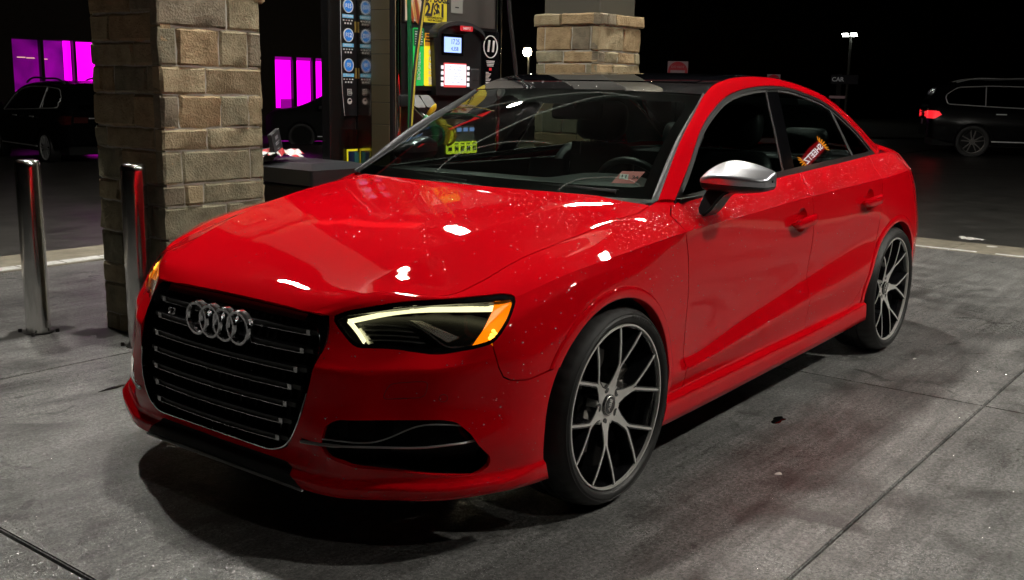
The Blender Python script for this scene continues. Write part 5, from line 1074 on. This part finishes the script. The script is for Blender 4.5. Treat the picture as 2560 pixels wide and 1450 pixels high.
box('card_reader', -2.43, -2.345, yF, yH+.012, 1.27, 1.40, 'pump_grey', hd, .006); decal('reader_slot', -2.415, -2.36, 1.325, 1.333, yH+.012, 'print_black', hd, .002)
hd.location = (-.071, -.062, 0)
# pump number panel
npn = decal('number_panel', -2.775, -2.585, 1.300, 1.640, yF+.005, 'gloss_black', pump, .008)
V, F = lathe_data([(.066, 0), (.072, 0), (.072, .003), (.066, .003)], 48, 'y', True); obj('number_ring', fixn(mesh_from('number_ring', [(x-2.675, y+yF+.013, z+1.545) for x, y, z in V], F)), 'print_white', npn)
text('pump_number', '11', .095, 'print_white', npn, (-2.675, yF+.014, 1.545), FX, UPV, .001, bold=.004, shear=.15)
for k in range(4): decal('panel_print', -2.72+.004*k, -2.635-.003*k, 1.452-.010*k, 1.457-.010*k, yF+.013, 'print_white', npn, .0006)
decal('panel_mark', -2.69, -2.665, 1.395, 1.412, yF+.013, 'sign_red', npn, .0006)
for k in range(7): decal('panel_print', -2.66-.008*((k*3) % 4), -2.632, 1.380-.0085*k, 1.3845-.0085*k, yF+.013, 'print_white', npn, .0006)
decal('panel_print', -2.72, -2.632, 1.313, 1.322, yF+.013, 'print_white', npn, .0006)
# lower panel with grade buttons
lp = decal('grade_buttons', -2.56, -2.16, .80, 1.06, yF-.01, 'pump_black', pump, .03, .01)
decal('button_panel', -2.505, -2.325, .945, 1.045, yF+.02, 'panel_grey', lp, .006, .004); decal('yellow_panel', -2.322, -2.255, .945, 1.02, yF+.02, 'sign_yellow', lp, .006, .004)
for k in range(3): decal('grade_display', -2.358-.062*k-.022, -2.358-.062*k+.022, 1.010, 1.034, yF+.026, 'lcd', lp, .002, .003)
for k, tx in enumerate(['E85', '94', '87', '89', '93']):
    cx = -2.265-.058*k-(.004 if k else 0); gt = decal('octane_tag', cx-.026, cx+.026, .872, .948, yF+.02, 'tag_yellow', lp, .012, .012); text('octane_number', tx, .040 if k else .026, 'print_black', lp, (cx, yF+.033, .902), FX, UPV, .0006, bold=.0022, xs=.85); decal('tag_print', cx-.016, cx+.016, .932, .938, yF+.0322, 'print_black', lp, .0005)
# nozzles in their boots
for cx, colr, tilt in ((-1.885, 'nozzle_green', 0), (-1.985, 'nozzle_yellow', 1)):
    nz = empty('x'); bpy.data.objects.remove(nz)
    V, F = prism(roundpoly([(cx-.042, 1.235), (cx+.042, 1.235), (cx+.047, 1.20), (cx+.045, 1.165), (cx-.045, 1.165), (cx-.047, 1.20)], .012), lambda a, b: (a, yF-.01, b), lambda a, b: (a, yF+.135-(b-1.165)*.9, b))
    nb = obj('nozzle_boot', fixn(mesh_from('nozzle_boot', V, F)), 'pump_grey', pump)
    P0 = np.array([cx, yF+.06, 1.185]); tube('nozzle_spout', [P0, P0+[-.01, .045, -.045], P0+[-.02, .085, -.075]], .011, 'steel', nb, 12)
    if tilt:
        V, F = lathe_data([(0, .010), (.030, .008), (.046, -.004), (.047, -.008), (.028, .0), (0, .002)], 32, 'y'); R_ = Matrix.Rotation(math.radians(-38), 3, 'X')@Matrix.Rotation(math.radians(20), 3, 'Z')
        obj('splash_guard', fixn(mesh_from('splash_guard', [tuple(R_@Vector(v)+Vector(P0+[-.012, .062, -.040])) for v in V], F)), colr, nb, smooth=40)
    else: lathe_ = None
    c1 = P0+np.array([-.02, .085, -.075]); V, F = tube_data([c1, c1+[-.012, .04, -.035], c1+[-.02, .07, -.085], c1+[-.02, .06, -.16]], [.020, .026, .024, .018], 12); obj('nozzle_body', mesh_from('nozzle_body', V, F), colr, nb, smooth=50)
    tube('nozzle_handle', curve([c1+[-.015, .055, -.05], c1+[-.02, .125, -.07], c1+[-.02, .13, -.13], c1+[-.02, .075, -.165]], 14), .008, colr if tilt else 'nozzle_green', nb, 8)
# hoses
tube('fuel_hose', curve([(-1.754, -1.66, 2.25), (-1.756, -1.66, 1.76), (-1.762, -1.66, 1.03), (-1.775, -1.665, .55), (-1.83, -1.66, .32), (-1.89, -1.655, .55), (-1.905, -1.65, .93)], 60), .012, 'hose_green', pump, 10)
hs = curve([(-1.86, -1.60, 2.25), (-1.815, -1.60, 1.766), (-1.75, -1.60, 1.433), (-1.705, -1.60, 1.03), (-1.70, -1.61, .60), (-1.78, -1.62, .36), (-1.92, -1.62, .50), (-2.0, -1.63, .93)], 70); hh = tube('fuel_hose', hs, .0125, 'hose_black', pump, 10)
tube('hose_stripe', [p+np.array([.004, .0105, 0]) for p in hs[:44]], .0055, 'hose_yellow', hh, 6)
tube('fuel_hose', curve([(-2.77, -1.75, 2.2), (-2.786, -1.75, 1.844), (-2.827, -1.75, 1.62), (-2.879, -1.75, 1.365), (-2.90, -1.75, .9), (-2.86, -1.76, .5), (-2.78, -1.80, .6)], 40), .013, 'hose_black', pump, 10)

# ================================================================ car wash price sign beside the dispenser
y0 = -2.13
ws_ = empty('wash_sign'); tag(ws_, 'tall dark steel car wash price column with blue $15, $12 and $9 discs', 'price sign')
box('column', -1.792, -1.577, -2.20, y0, 0, 2.3, 'dark_steel', ws_, .004)
sg_ = obj('sign_board', fixn(mesh_from('sign_board', *prism([(-1.7915, 1.105), (-1.690, 1.105), (-1.672, 1.25), (-1.664, 1.60), (-1.668, 2.2), (-1.7915, 2.2)], lambda a, b: (a, y0, b), lambda a, b: (a, y0+.006, b)))), 'sign_black', ws_)
tube('sign_edge', [(-1.690, y0+.007, 1.105), (-1.672, y0+.007, 1.25), (-1.664, y0+.007, 1.60), (-1.668, y0+.007, 2.2)], .0015, 'print_white', ws_, 5)
for zc, pr_, nm_ in ((1.742, '$15', 'PRO FINISH'), (1.575, '$12', 'PROTECT'), (1.401, '$9', 'CLEAN')):
    V, F = lathe_data([(0, .004), (.034, .004), (.034, 0), (0, 0)], 40, 'y'); obj('price_disc', fixn(mesh_from('price_disc', [(x-1.7245, y+y0+.006, z+zc) for x, y, z in V], F)), 'sign_blue', sg_)
    V, F = lathe_data([(.034, 0), (.040, 0), (.040, .005), (.034, .005)], 40, 'y', True); obj('disc_ring', fixn(mesh_from('disc_ring', [(x-1.7245, y+y0+.006, z+zc) for x, y, z in V], F)), 'print_white', sg_)
    text('price_lettering', pr_, .036, 'print_white', sg_, (-1.7245, y0+.0105, zc), FX, UPV, .0005, bold=.0012, xs=.92)
    decal('name_bar', -1.768, -1.680, zc-.068, zc-.048, y0+.006, 'sign_cyan', sg_, .001); text('name_lettering', nm_, .014, 'print_white', sg_, (-1.724, y0+.0072, zc-.058), FX, UPV, .0003, bold=.0003)
    for k in range(4): decal('sign_icon', -1.762+.022*k, -1.750+.022*k, zc-.085, zc-.078, y0+.006, 'print_white', sg_, .0008)
    for k in range(3): decal('sign_icon', -1.752+.022*k, -1.740+.022*k, zc-.104, zc-.094, y0+.006, 'print_white', sg_, .0008)
for zc in (1.626, 1.357): decal('brass_tab', -1.7915, -1.776, zc-.032, zc+.030, y0+.006, 'brass', sg_, .002)
decal('badge_outline', -1.748, -1.714, 1.225, 1.262, y0+.006, 'print_white', sg_, .001, .003); decal('badge_inner', -1.745, -1.717, 1.228, 1.259, y0+.007, 'sign_black', sg_, .001, .003); text('badge_lettering', 'SOFT\nTOUCH', .011, 'print_white', sg_, (-1.731, y0+.0085, 1.243), FX, UPV, .0003, bold=.0003)
V, F = lathe_data([(0, .002), (.018, .002), (.018, 0), (0, 0)], 30, 'y'); obj('seal_disc', fixn(mesh_from('seal_disc', [(x-1.731, y+y0+.006, z+1.190) for x, y, z in V], F)), 'print_white', sg_)
V, F = lathe_data([(0, .001), (.012, .001), (.012, 0), (0, 0)], 30, 'y'); obj('seal_centre', fixn(mesh_from('seal_centre', [(x-1.731, y+y0+.008, z*.55+1.196) for x, y, z in V], F)), 'sign_black', sg_)
hold = box('leaflet_holder', -1.790, -1.690, y0+.001, y0+.045, .80, 1.025, 'acrylic', ws_, .002)
box('leaflet', -1.785, -1.698, y0+.012, y0+.016, .805, .905, 'sign_yellow', ws_); box('leaflet', -1.782, -1.705, y0+.018, y0+.021, .803, .893, 'leaflet_blue', ws_); box('leaflet', -1.786, -1.750, y0+.023, y0+.026, .803, .885, 'leaflet_teal', ws_)
# ================================================================ waste bin with rubbish on it
bn = empty('waste_bin', (-1.285, -2.0, 0)); tag(bn, 'low black waste bin with a flat lid between pillar and pump', 'bin')
bm = bmesh.new(); bx(bm, -.225, .225, -.33, .29, 0, .745, .02); obj('bin_body', bm, 'bin_black', bn)
V, F = prism(roundpoly([(-.25, -.36), (.25, -.36), (.25, .315), (-.25, .315)], .02), lambda a, b: (a, b, .755), lambda a, b: (a, b, .835)); ld = obj('bin_lid', fixn(mesh_from('bin_lid', V, F)), 'bin_black', bn)
V = [(-.248, -.358, .836), (.248, -.358, .836), (.248, .313, .836), (-.248, .313, .836), (-.15, -.25, .862), (.15, -.25, .862), (.15, .2, .862), (-.15, .2, .862)]
obj('lid_top', fixn(mesh_from('lid_top', V, [(0, 1, 5, 4), (1, 2, 6, 5), (2, 3, 7, 6), (3, 0, 4, 7), (4, 5, 6, 7)])), 'bin_top', bn)
wr = crumple('food_wrapper', (-1.16, -2.10, .885), .22, .20, .022, 'wrapper', 77); tag(wr, 'crumpled red and white paper wrapper lying on the bin lid', 'rubbish')
cb = empty('takeaway_box', (-1.17, -2.12, .90)); tag(cb, 'tilted black cardboard takeaway box with white print on the bin', 'box'); cb.rotation_euler = (math.radians(8), math.radians(9), math.radians(38))
bm = bmesh.new(); bx(bm, -.10, .10, -.012, .012, .0, .125, .003); obj('box_lid', bm, 'carton_black', cb); bm = bmesh.new(); bx(bm, -.10, .10, -.14, -.012, -.02, .018, .003); obj('box_base', bm, 'carton_black', cb)
for a_, b_, c_, d_ in ((-.035, .030, .082, .100), (-.055, .050, .062, .069), (-.045, .045, .052, .057), (-.02, .02, .026, .030)): box('box_print', a_, b_, .0122, .0130, c_, d_, 'print_dim', cb)
# ================================================================ parked SUVs
def suv(name, lab, loc, ang, tail_mat, rim_mat, sharp_spokes=5, body='suv_black'):
    r_ = empty(name, loc, ang); tag(r_, lab, 'car')
    xs_ = [2.36, 2.22, 1.7, 1.0, .35, -.3, -1.1, -1.8, -2.12, -2.30, -2.36]
    sill = [(.55, .42), (.80, .34), (.90, .30), (.92, .30), (.92, .30), (.92, .30), (.92, .31), (.90, .34), (.86, .40), (.80, .44), (.70, .46)]
    mid = [(.62, .62), (.86, .62), (.95, .64), (.95, .66), (.95, .67), (.95, .68), (.955, .70), (.94, .72), (.90, .74), (.84, .76), (.75, .78)]
    belt = [(.56, .80), (.80, .92), (.88, .99), (.89, 1.02), (.89, 1.04), (.89, 1.06), (.89, 1.09), (.87, 1.12), (.84, 1.13), (.79, 1.10), (.72, 1.04)]
    edge = [(.50, .83), (.70, .97), (.74, 1.06), (.72, 1.30), (.66, 1.56), (.64, 1.63), (.63, 1.63), (.63, 1.59), (.64, 1.52), (.68, 1.26), (.69, 1.08)]
    cen = [.86, 1.0, 1.10, 1.36, 1.63, 1.70, 1.70, 1.66, 1.58, 1.30, 1.10]
    rows_ = [[(x, y, z) for x, (y, z) in zip(xs_, t)] for t in (sill, mid, belt, edge)]+[[(x, .35, (c*.85+e[1]*.15)) for x, c, e in zip(xs_, cen, edge)], [(x, 0, c) for x, c in zip(xs_, cen)]]
    G_, rl, _, _ = patch(rows_, [1, .2, .6, .3, 0, 1], .06, [4, 4, 5, 3, 3]); M = grid_mesh(G_, lambda P: np.stack([0*P[:, 0], 1+0*P[:, 0], .6+0*P[:, 0]], 1))
    wf, wr_ = (1.42, .36), (-1.38, .36); ar = lambda c: (lambda V: np.hypot(X(V)-c[0], Z(V)-c[1])-.41)
    Mb = clips(M, ar(wf), ar(wr_)); bd = panel('body', both(Mb), body, r_, .02)
    a_ = G_[:, -1, :]; capv = np.concatenate([a_, a_[::-1]*[1, -1, 1]]); o_ = mesh_from('tailgate', capv, [tuple(range(len(capv)))]); tg = obj('tailgate', fixn(o_), 'suv_black', r_)
    win = roundpoly([(.95, 1.06), (.30, 1.50), (-.3, 1.57), (-1.1, 1.575), (-1.75, 1.54), (-2.02, 1.35), (-1.95, 1.17), (-1.1, 1.13)], [.05, .2, .2, .1, .08, .15, .05, .1]); P2 = lambda V: np.stack([X(V), Z(V)], 1)
    for sg in (1, -1):
        W_ = clips(M, lambda V: -sdpoly(P2(V), win), lambda V: np.minimum(np.abs(X(V)+.30), np.abs(X(V)+1.18))-.03)
        W_ = W_ if sg > 0 else mirror(W_); wn = panel('side_window', W_, 'suv_glass', r_, 0, .006)
        ysf = M[0]
        def yy(x, z): d = (ysf[:, 0]-x)**2+(ysf[:, 2]-z)**2; return ysf[np.argmin(d), 1]
        loop = [(p[0], sg*(yy(*p)+.012), p[1]) for p in list(win)+[win[0]]]; tube('window_trim', loop, .011, 'suv_chrome', r_, 6)
        tube('window_pillar', [(-1.18, sg*(yy(-1.18, 1.13)+.012), 1.13), (-1.18, sg*(yy(-1.18, 1.56)+.012), 1.56)], .012, 'suv_chrome', r_, 6)
        tube('roof_bar', curve([(.25, sg*.60, 1.645), (.1, sg*.60, 1.70), (-.8, sg*.60, 1.735), (-1.6, sg*.60, 1.70), (-1.78, sg*.60, 1.645)], 30), .020, 'suv_rail', r_, 8)
        tl = clips(M, lambda V: -sdpoly(P2(V), [(-1.93, 1.02), (-2.5, 1.02), (-2.5, .86), (-2.2, .84)])); tl = tl if sg > 0 else mirror(tl); panel('tail_light', tl, tail_mat, r_, 0, .008)
        bm = bmesh.new(); bx(bm, -2.375, -2.36, min(sg*.42, sg*.70), max(sg*.42, sg*.70), .88, 1.0, .004); obj('tail_light', bm, tail_mat, r_)
        box('sill_strip', -1.0, 1.0, sg*.925, sg*.94, .36, .385, 'suv_chrome', r_, .004)
        bm = bmesh.new(); bx(bm, .82, 1.02, min(sg*.92, sg*1.10), max(sg*.92, sg*1.10), 1.06, 1.22, .04); obj('door_mirror', bm, 'suv_black', r_, smooth=40)
        for xh in (.1, -.85): box('door_handle', xh-.11, xh+.11, sg*.945, sg*.965, .955, .98, 'suv_chrome', r_, .006)
        for cx in (wf[0], wr_[0]):
            V, F = lathe_data([(.24, -.10), (.255, -.005), (.30, .012), (.345, .004), (.362, -.03), (.362, -.20), (.3, -.22)], 48, 'y'); w_ = obj('wheel', fixn(mesh_from('wheel', V, F)), 'tyre', r_, (cx, sg*.925, .362), 40)
            if sg < 0: w_.rotation_euler = (0, 0, PI)
            lathe('rim', [(.245, 0), (.255, .002), (.255, -.02), (.235, -.02)], rim_mat, w_, 48, 'y', 40, closed=True); lathe('hub', [(0, .0), (.05, -.002), (.06, -.03), (0, -.03)], rim_mat, w_, 24, 'y', 40)
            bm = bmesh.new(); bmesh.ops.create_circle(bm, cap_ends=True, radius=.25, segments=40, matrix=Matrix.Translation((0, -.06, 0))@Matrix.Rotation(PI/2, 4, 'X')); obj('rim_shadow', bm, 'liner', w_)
            for k in range(sharp_spokes):
                a = 2*PI*k/sharp_spokes+.3; e = np.array([math.cos(a), 0, math.sin(a)]); t = np.array([-math.sin(a), 0, math.cos(a)])
                for s2 in (-1, 1):
                    A = e*.045; B = e*.245+t*s2*.055; pl_ = [A+t*s2*.012-t*.012, A+t*s2*.012+t*.012, B+t*.010, B-t*.010]; V = [tuple(p+[0, -.002, 0]) for p in pl_]+[tuple(p+[0, -.03, 0]) for p in pl_]
                    obj('spoke', fixn(mesh_from('spoke', V, [(0, 1, 2, 3), (4, 5, 6, 7), (0, 1, 5, 4), (1, 2, 6, 5), (2, 3, 7, 6), (3, 0, 4, 7)])), rim_mat, w_)
    bm = bmesh.new(); bx(bm, -2.2, 2.1, -.75, .75, .25, .9); obj('underbody', bm, 'liner', r_)
    box('rear_glass', -2.345, -2.33, -.58, .58, 1.12, 1.24, 'suv_glass', r_); box('number_plate', -2.385, -2.37, -.17, .17, .70, .83, 'plate', r_, .003); box('tailgate_bar', -2.39, -2.362, -.40, .40, .965, .985, 'suv_chrome', r_, .003)
    return r_
suv('parked_suv', 'black sport utility car parked nose to the pink lit building, roof bars on top', (-9.36, -19.1, -.47), math.radians(262), 'tail_dull', 'suv_rim', 9)
suv('parked_suv', 'dark sport utility car at the far right with red tail lights glowing', (-23.25, -2.62, -.06), math.radians(112), 'tail_lit', 'suv_rim_dark', 5)
bk = suv('parked_car', 'black car front half hidden between the stone pillar and the wash sign', (-17.7, -18.8, -.50), math.radians(-41), 'tail_dull', 'liner', 5, 'liner')
# ================================================================ shop building with pink lit windows
bd_ = empty('shop_building'); tag(bd_, 'dark brick shop building with glowing pink windows', 'building')
yB = -24.0
def wallpiece(x0, x1, z0, z1): box('wall', x0, x1, yB-.35, yB, z0, z1, 'dark_brick', bd_)
wl = [(-10.86, 2.26, 1.0), (-13.9, 2.26, 1.0)]
wallpiece(-45, -23.6, -1, 6); wallpiece(-19.30, -13.9, -1, 6); wallpiece(-10.86, 20, -1, 6)
wallpiece(-13.9, -10.86, 2.25, 6); wallpiece(-13.9, -10.86, -1, .35); wallpiece(-23.6, -19.30, 2.08, 6); wallpiece(-23.6, -19.30, -1, .44)
box('roof_edge', -45.2, 20.2, yB-.5, yB+.25, 6, 6.35, 'dark_brick', bd_)
for (xa, xb, z0, z1, mt) in ((-10.86, -11.613, .35, 2.25, 'pink_dim'), (-11.70, -12.524, .35, 2.25, 'pink_mid'), (-12.60, -13.40, .35, 2.25, 'pink_hot'), (-13.48, -13.9, .35, 2.25, 'pink_hot'),
                            (-19.34, -20.046, .45, 2.08, 'pink_hot'), (-20.20, -20.876, .45, 2.08, 'pink_hot'), (-21.015, -21.70, .45, 2.08, 'pink_hot'), (-21.8, -22.6, .45, 2.08, 'pink_mid')):
    w_ = box('window_frame', xb-.04, xa+.04, yB-.20, yB-.16, z0, z1, 'mullion', bd_); w_['label'] = 'dark window frame'
    box('window_pane', xb+.0, xa-.0, yB-.158, yB-.15, z0+.02, z1-.02, mt, w_)
for xa, xb in ((-11.613, -11.70), (-12.524, -12.60), (-13.40, -13.48), (-20.046, -20.196), (-20.876, -21.015), (-21.70, -21.8)): box('mullion', xb, xa, yB-.15, yB-.02, .35 if xa > -15 else .44, 2.26 if xa > -15 else 2.085, 'mullion', bd_)
box('blind_rail', -21.7, -19.34, yB-.148, yB-.10, 1.98, 2.08, 'pink_shade', bd_); box('wall_strip', -12.50, -12.30, yB-.148, yB-.13, .37, 2.24, 'pink_hot', bd_)
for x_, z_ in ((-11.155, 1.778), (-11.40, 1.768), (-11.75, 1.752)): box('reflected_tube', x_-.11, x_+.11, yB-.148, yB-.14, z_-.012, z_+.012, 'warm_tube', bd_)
for k, (x_, w2, z_) in enumerate(((-11.0, .5, .95), (-12.2, .35, .8), (-13.0, .4, .9), (-19.9, .6, .75))): box('display_shelf', x_-w2/2, x_+w2/2, yB-.148, yB-.13, .38, z_, 'pink_shade', bd_)
# ================================================================ lamp posts and signs far behind
def post(name, lab, cat, x, y, zg, zt, r=.06): o = empty(name, (x, y, zg)); tag(o, lab, cat); lathe('pole', [(r*1.3, 0), (r, .4), (r*.8, zt-zg), (0, zt-zg+.01)], 'pole_grey', o, 16, 'z', 40); return o
lp1 = post('lamp_post', 'lamp post with one round glowing warm lamp left of the tan pillar', 'lamp post', -21.36, -15.50, -.3, 2.18, .035)
bm = bmesh.new(); bmesh.ops.create_uvsphere(bm, u_segments=24, v_segments=12, radius=.12); obj('lamp_globe', bm, 'globe', lp1, loc=(.03, -.03, 2.56), smooth=True)
lathe('lamp_cap', [(.02, .12), (.13, .02), (.13, 0), (0, .01)], 'pole_grey', lp1, 20, 'z', 40).location = (.03, -.03, 2.66)
lp2 = post('lamp_post', 'tall distant lamp post with twin white lamp heads', 'lamp post', -39.6, -12.95, -.3, 3.55, .06)
for s2 in (-1, 1):
    bm = bmesh.new(); bx(bm, -.09, .09, -.16, .16, -.035, .035, .015); h_ = obj('lamp_head', bm, 'pole_grey', lp2, loc=(.05-.02*s2, .18*s2*-1-.03, 3.93)); h_.rotation_euler = (0, math.radians(-55), math.radians(-10))
    bm = bmesh.new(); bx(bm, -.07, .07, -.135, .135, -.045, -.036, .002); obj('lamp_lens', bm, 'led_post', h_)
def dne(x, y, zb, s, lab, zg=-.2):
    o = empty('traffic_sign', (x, y, 0)); tag(o, lab, 'sign', 'do not enter signs'); o.rotation_euler = (0, 0, math.atan2(CP[1]-y, CP[0]-x)+.08)
    box('sign_post', -.04, -.01, -.025, .025, zg, zb+s, 'post_dark', o); bm = bmesh.new(); bx(bm, -.008, .0, -s/2, s/2, zb, zb+s, .003); obj('sign_plate', bm, 'sign_white_dim', o)
    V, F = lathe_data([(0, .004), (s*.48, .004), (s*.48, 0), (0, 0)], 40, 'x'); obj('sign_disc', fixn(mesh_from('sign_disc', [(a, b, c+zb+s/2) for a, b, c in V], F)), 'sign_red_dim', o)
    box('sign_bar', .004, .007, -s*.36, s*.36, zb+s*.43, zb+s*.57, 'sign_white_dim', o); text('sign_lettering', 'DO NOT', s*.16, 'sign_white_dim', o, (.0045, 0, zb+s*.72), (0, 1, 0), UPV, .001); text('sign_lettering', 'ENTER', s*.16, 'sign_white_dim', o, (.0045, 0, zb+s*.25), (0, 1, 0), UPV, .001)
dne(-21.87, -11.0, 1.50, .53, 'larger red and white do not enter sign behind the car roof')
dne(-35.76, -14.45, 1.46, .50, 'smaller more distant do not enter sign just above the roof line')
cw = empty('wash_entry_sign', (-32.93, -10.8, 0)); tag(cw, 'dim blue car wash direction sign far behind the rear window', 'sign'); cw.rotation_euler = (0, 0, math.atan2(CP[1]+10.8, CP[0]+32.93))
box('sign_post', -.12, -.04, -.08, .08, -.3, 1.95, 'post_dark', cw); bm = bmesh.new(); bx(bm, -.04, .0, -.28, .62, 1.60, 1.92, .01); obj('sign_plate', bm, 'sign_navy', cw); text('sign_lettering', 'CAR', .20, 'sign_white_dim2', cw, (.001, -.05, 1.755), (0, 1, 0), UPV, .001, bold=.002)
bm = bmesh.new(); bx(bm, -.04, .02, -.30, .24, 1.115, 1.205, .03); obj('barrier_arm', bm, 'sign_white_dim', cw)
# lit shop sign on the far side of the forecourt: it shows mirrored in the rear side window
ss = empty('shop_sign', (-19.2, 5.75, 5.45)); tag(ss, 'lit red and orange shop sign standing behind the open lane', 'sign'); ss.rotation_euler = (0, 0, math.radians(-15)); S_ = .95
lathe('sign_pole', [(.09, -5.3), (.09, -.2)], 'pole_grey', ss, 16, 'z', 40)
box('sign_case', -.18, -.02, -.48*S_, .48*S_, -.26*S_, .26*S_, 'pole_grey', ss, .02)
V, F = prism(roundpoly([(-.44*S_, -.15*S_), (.44*S_, -.15*S_), (.46*S_, .0), (.44*S_, .15*S_), (0, .20*S_), (-.44*S_, .15*S_), (-.46*S_, 0)], .05), lambda a, b: (-.02, a, b), lambda a, b: (0, a, b)); obj('sign_face', fixn(mesh_from('sign_face', V, F)), 'sign_lit_red', ss)
for sgn in (-1, 1):
    for k in range(7):
        a = (k-3)*.33; b0 = np.array([sgn*.40*S_, .15*S_*(k-3)/3]); b1 = b0+np.array([sgn*.13*S_*math.cos(a), .13*S_*math.sin(a)]); t = np.array([0, .022*S_]); P4 = [b0-t, b1-t*.5, b1+t*.5, b0+t]
        V, F = prism(P4, lambda a, b: (.001, a, b), lambda a, b: (.006, a, b)); obj('sign_flame', fixn(mesh_from('sign_flame', V, F)), 'sign_lit_orange', ss)
text('sign_lettering', 'SHEETZ', .235*S_, 'sign_lit_white', ss, (.002, 0, -.015*S_), (0, 1, 0), UPV, .002, bold=.006, xs=.95)
# ================================================================ rain drops on the car
dv = []
bm0 = bmesh.new(); bmesh.ops.create_uvsphere(bm0, u_segments=7, v_segments=6, radius=1); base = [v for v in bm0.verts if v.co.z > -.35]
sp = np.array([v.co[:] for v in bm0.verts]); fc = [[v.index for v in f.verts] for f in bm0.faces if all(v.co.z > -.6 for v in f.verts)]; bm0.free()
DV = []; DF = []
def drops(M, n, dens, smin=.0011, smax=.0026, seed=0):
    r_ = np.random.default_rng(seed); V, F = M; A = V[F[:, 0], :3]; B = V[F[:, 1], :3]; C_ = V[F[:, 2], :3]; ar = np.linalg.norm(np.cross(B-A, C_-A), axis=1)/2; w = ar*dens((A+B+C_)/3); w /= w.sum()
    idx = r_.choice(len(F), n, p=w)
    for i in idx:
        a, b = r_.uniform(0, 1, 2)
        if a+b > 1: a, b = 1-a, 1-b
        p = A[i]+(B[i]-A[i])*a+(C_[i]-A[i])*b; nn = V[F[i, 0], 3:6]; s = smin+(smax-smin)*r_.random()**2.5
        t = np.cross(nn, [.3, .5, .8]); t /= np.linalg.norm(t); q = np.cross(nn, t); e1_, e2_ = 1+.3*r_.normal(), 1.0; o = len(DV)
        P = p+s*(sp[:, :1]*t*max(.6, e1_)+sp[:, 1:2]*q+sp[:, 2:3]*nn*.55); DV.extend(P); DF.extend([[k+o for k in f] for f in fc])
gs = lambda P, c, r: np.exp(-(((P-np.array(c))/np.array(r))**2).sum(1))
drops(hood, 560, lambda P: .06+2.2*gs(P, (-.22, .60, .9), (.22, .2, .3))+.5*gs(P, (.1, .2, .9), (.3, .35, .3)), seed=1)
drops(mirror(hood), 160, lambda P: .1+.4*gs(P, (.1, -.1, .9), (.3, .35, .3)), seed=2)
drops(fend_up, 380, lambda P: .1+1.6*gs(P, (-.35, .82, .88), (.25, .2, .2)), seed=3); drops(clips(SHOULD, *d1[:2]), 700, lambda P: .5+1.0*gs(P, (-.55, .85, .9), (.3, .3, .3)), seed=4); drops(clips(SHOULD, *d2[:2]), 330, lambda P: 1+0*P[:, 0], seed=5); drops(clips(SHOULD, *q1[:1]), 320, lambda P: np.where(P[:, 0] > -3.1, 1, .2), seed=6)
drops(fend_low, 120, lambda P: np.where(P[:, 2] > .4, 1, .2), .0014, .003, seed=7); drops(clips(DOORROWS, *d1[:2]), 160, lambda P: np.where(P[:, 2] < .5, 1, .35), .0013, .003, seed=8); drops(clips(DOORROWS, *d2[:2]), 140, lambda P: 1+0*P[:, 0], .0013, .003, seed=9)
drops(ROOF, 420, lambda P: .05+np.where(P[:, 0] > -1.5, .5, .1)*(1.2-.9*(P[:, 1] > .0))+.8*gs(P, (-1.15, .42, 1.33), (.2, .12, .1)), .0016, .0038, seed=10); drops(clip(RAIL, lambda V: Z(V)-1.0), 150, lambda P: np.where(P[:, 0] < -1.8, 1, .2), seed=11); drops(bump, 120, lambda P: 1+0*P[:, 0], .0013, .0028, seed=12)
dr = obj('water_drops', mesh_from('water_drops', DV, DF), 'water', car, smooth=True); dr['kind'] = 'stuff'

# fine rain beads lying on the concrete
DV2 = []; DF2 = []; r_ = np.random.default_rng(77)
bm0 = bmesh.new(); bmesh.ops.create_icosphere(bm0, subdivisions=1, radius=1); sp3 = np.array([v.co[:] for v in bm0.verts]); fc3 = [[v.index for v in f_.verts] for f_ in bm0.faces]; bm0.free()
def beads(n, x0, x1, y0, y1, wfun):
    k = 0
    while k < n:
        x, y = r_.uniform(x0, x1), r_.uniform(y0, y1)
        if r_.random() > wfun(x, y): continue
        s = .0007+.0013*r_.random()**2; o = len(DV2); DV2.extend(sp3*[s, s, s*.6]+[x, y, s*.25]); DF2.extend([[i+o for i in f_] for f_ in fc3]); k += 1
cl = lambda x, y: .5+.5*math.sin(3.1*x+1.7*math.sin(2.3*y))*math.sin(2.7*y+1.3*math.sin(1.9*x))
beads(9000, .1, 2.1, -1.7, 1.5, lambda x, y: (.25+.75*cl(x, y))*(1 if x > .75 or y > .75 or y < -.95 else .15)); beads(6500, -2.6, 1.2, .95, 2.3, lambda x, y: .2+.8*cl(x+3, y)); beads(1500, -4.5, -2.4, 1.0, 3.2, lambda x, y: .3+.7*cl(x, y+2)); beads(1500, -1.0, .9, -3.4, -1.3, lambda x, y: .3+.7*cl(x, y))
wb = obj('rain_beads', mesh_from('rain_beads', DV2, DF2), 'water', None, smooth=True); tag(wb, 'fine rain beads scattered over the concrete', 'rain beads', kind='stuff')
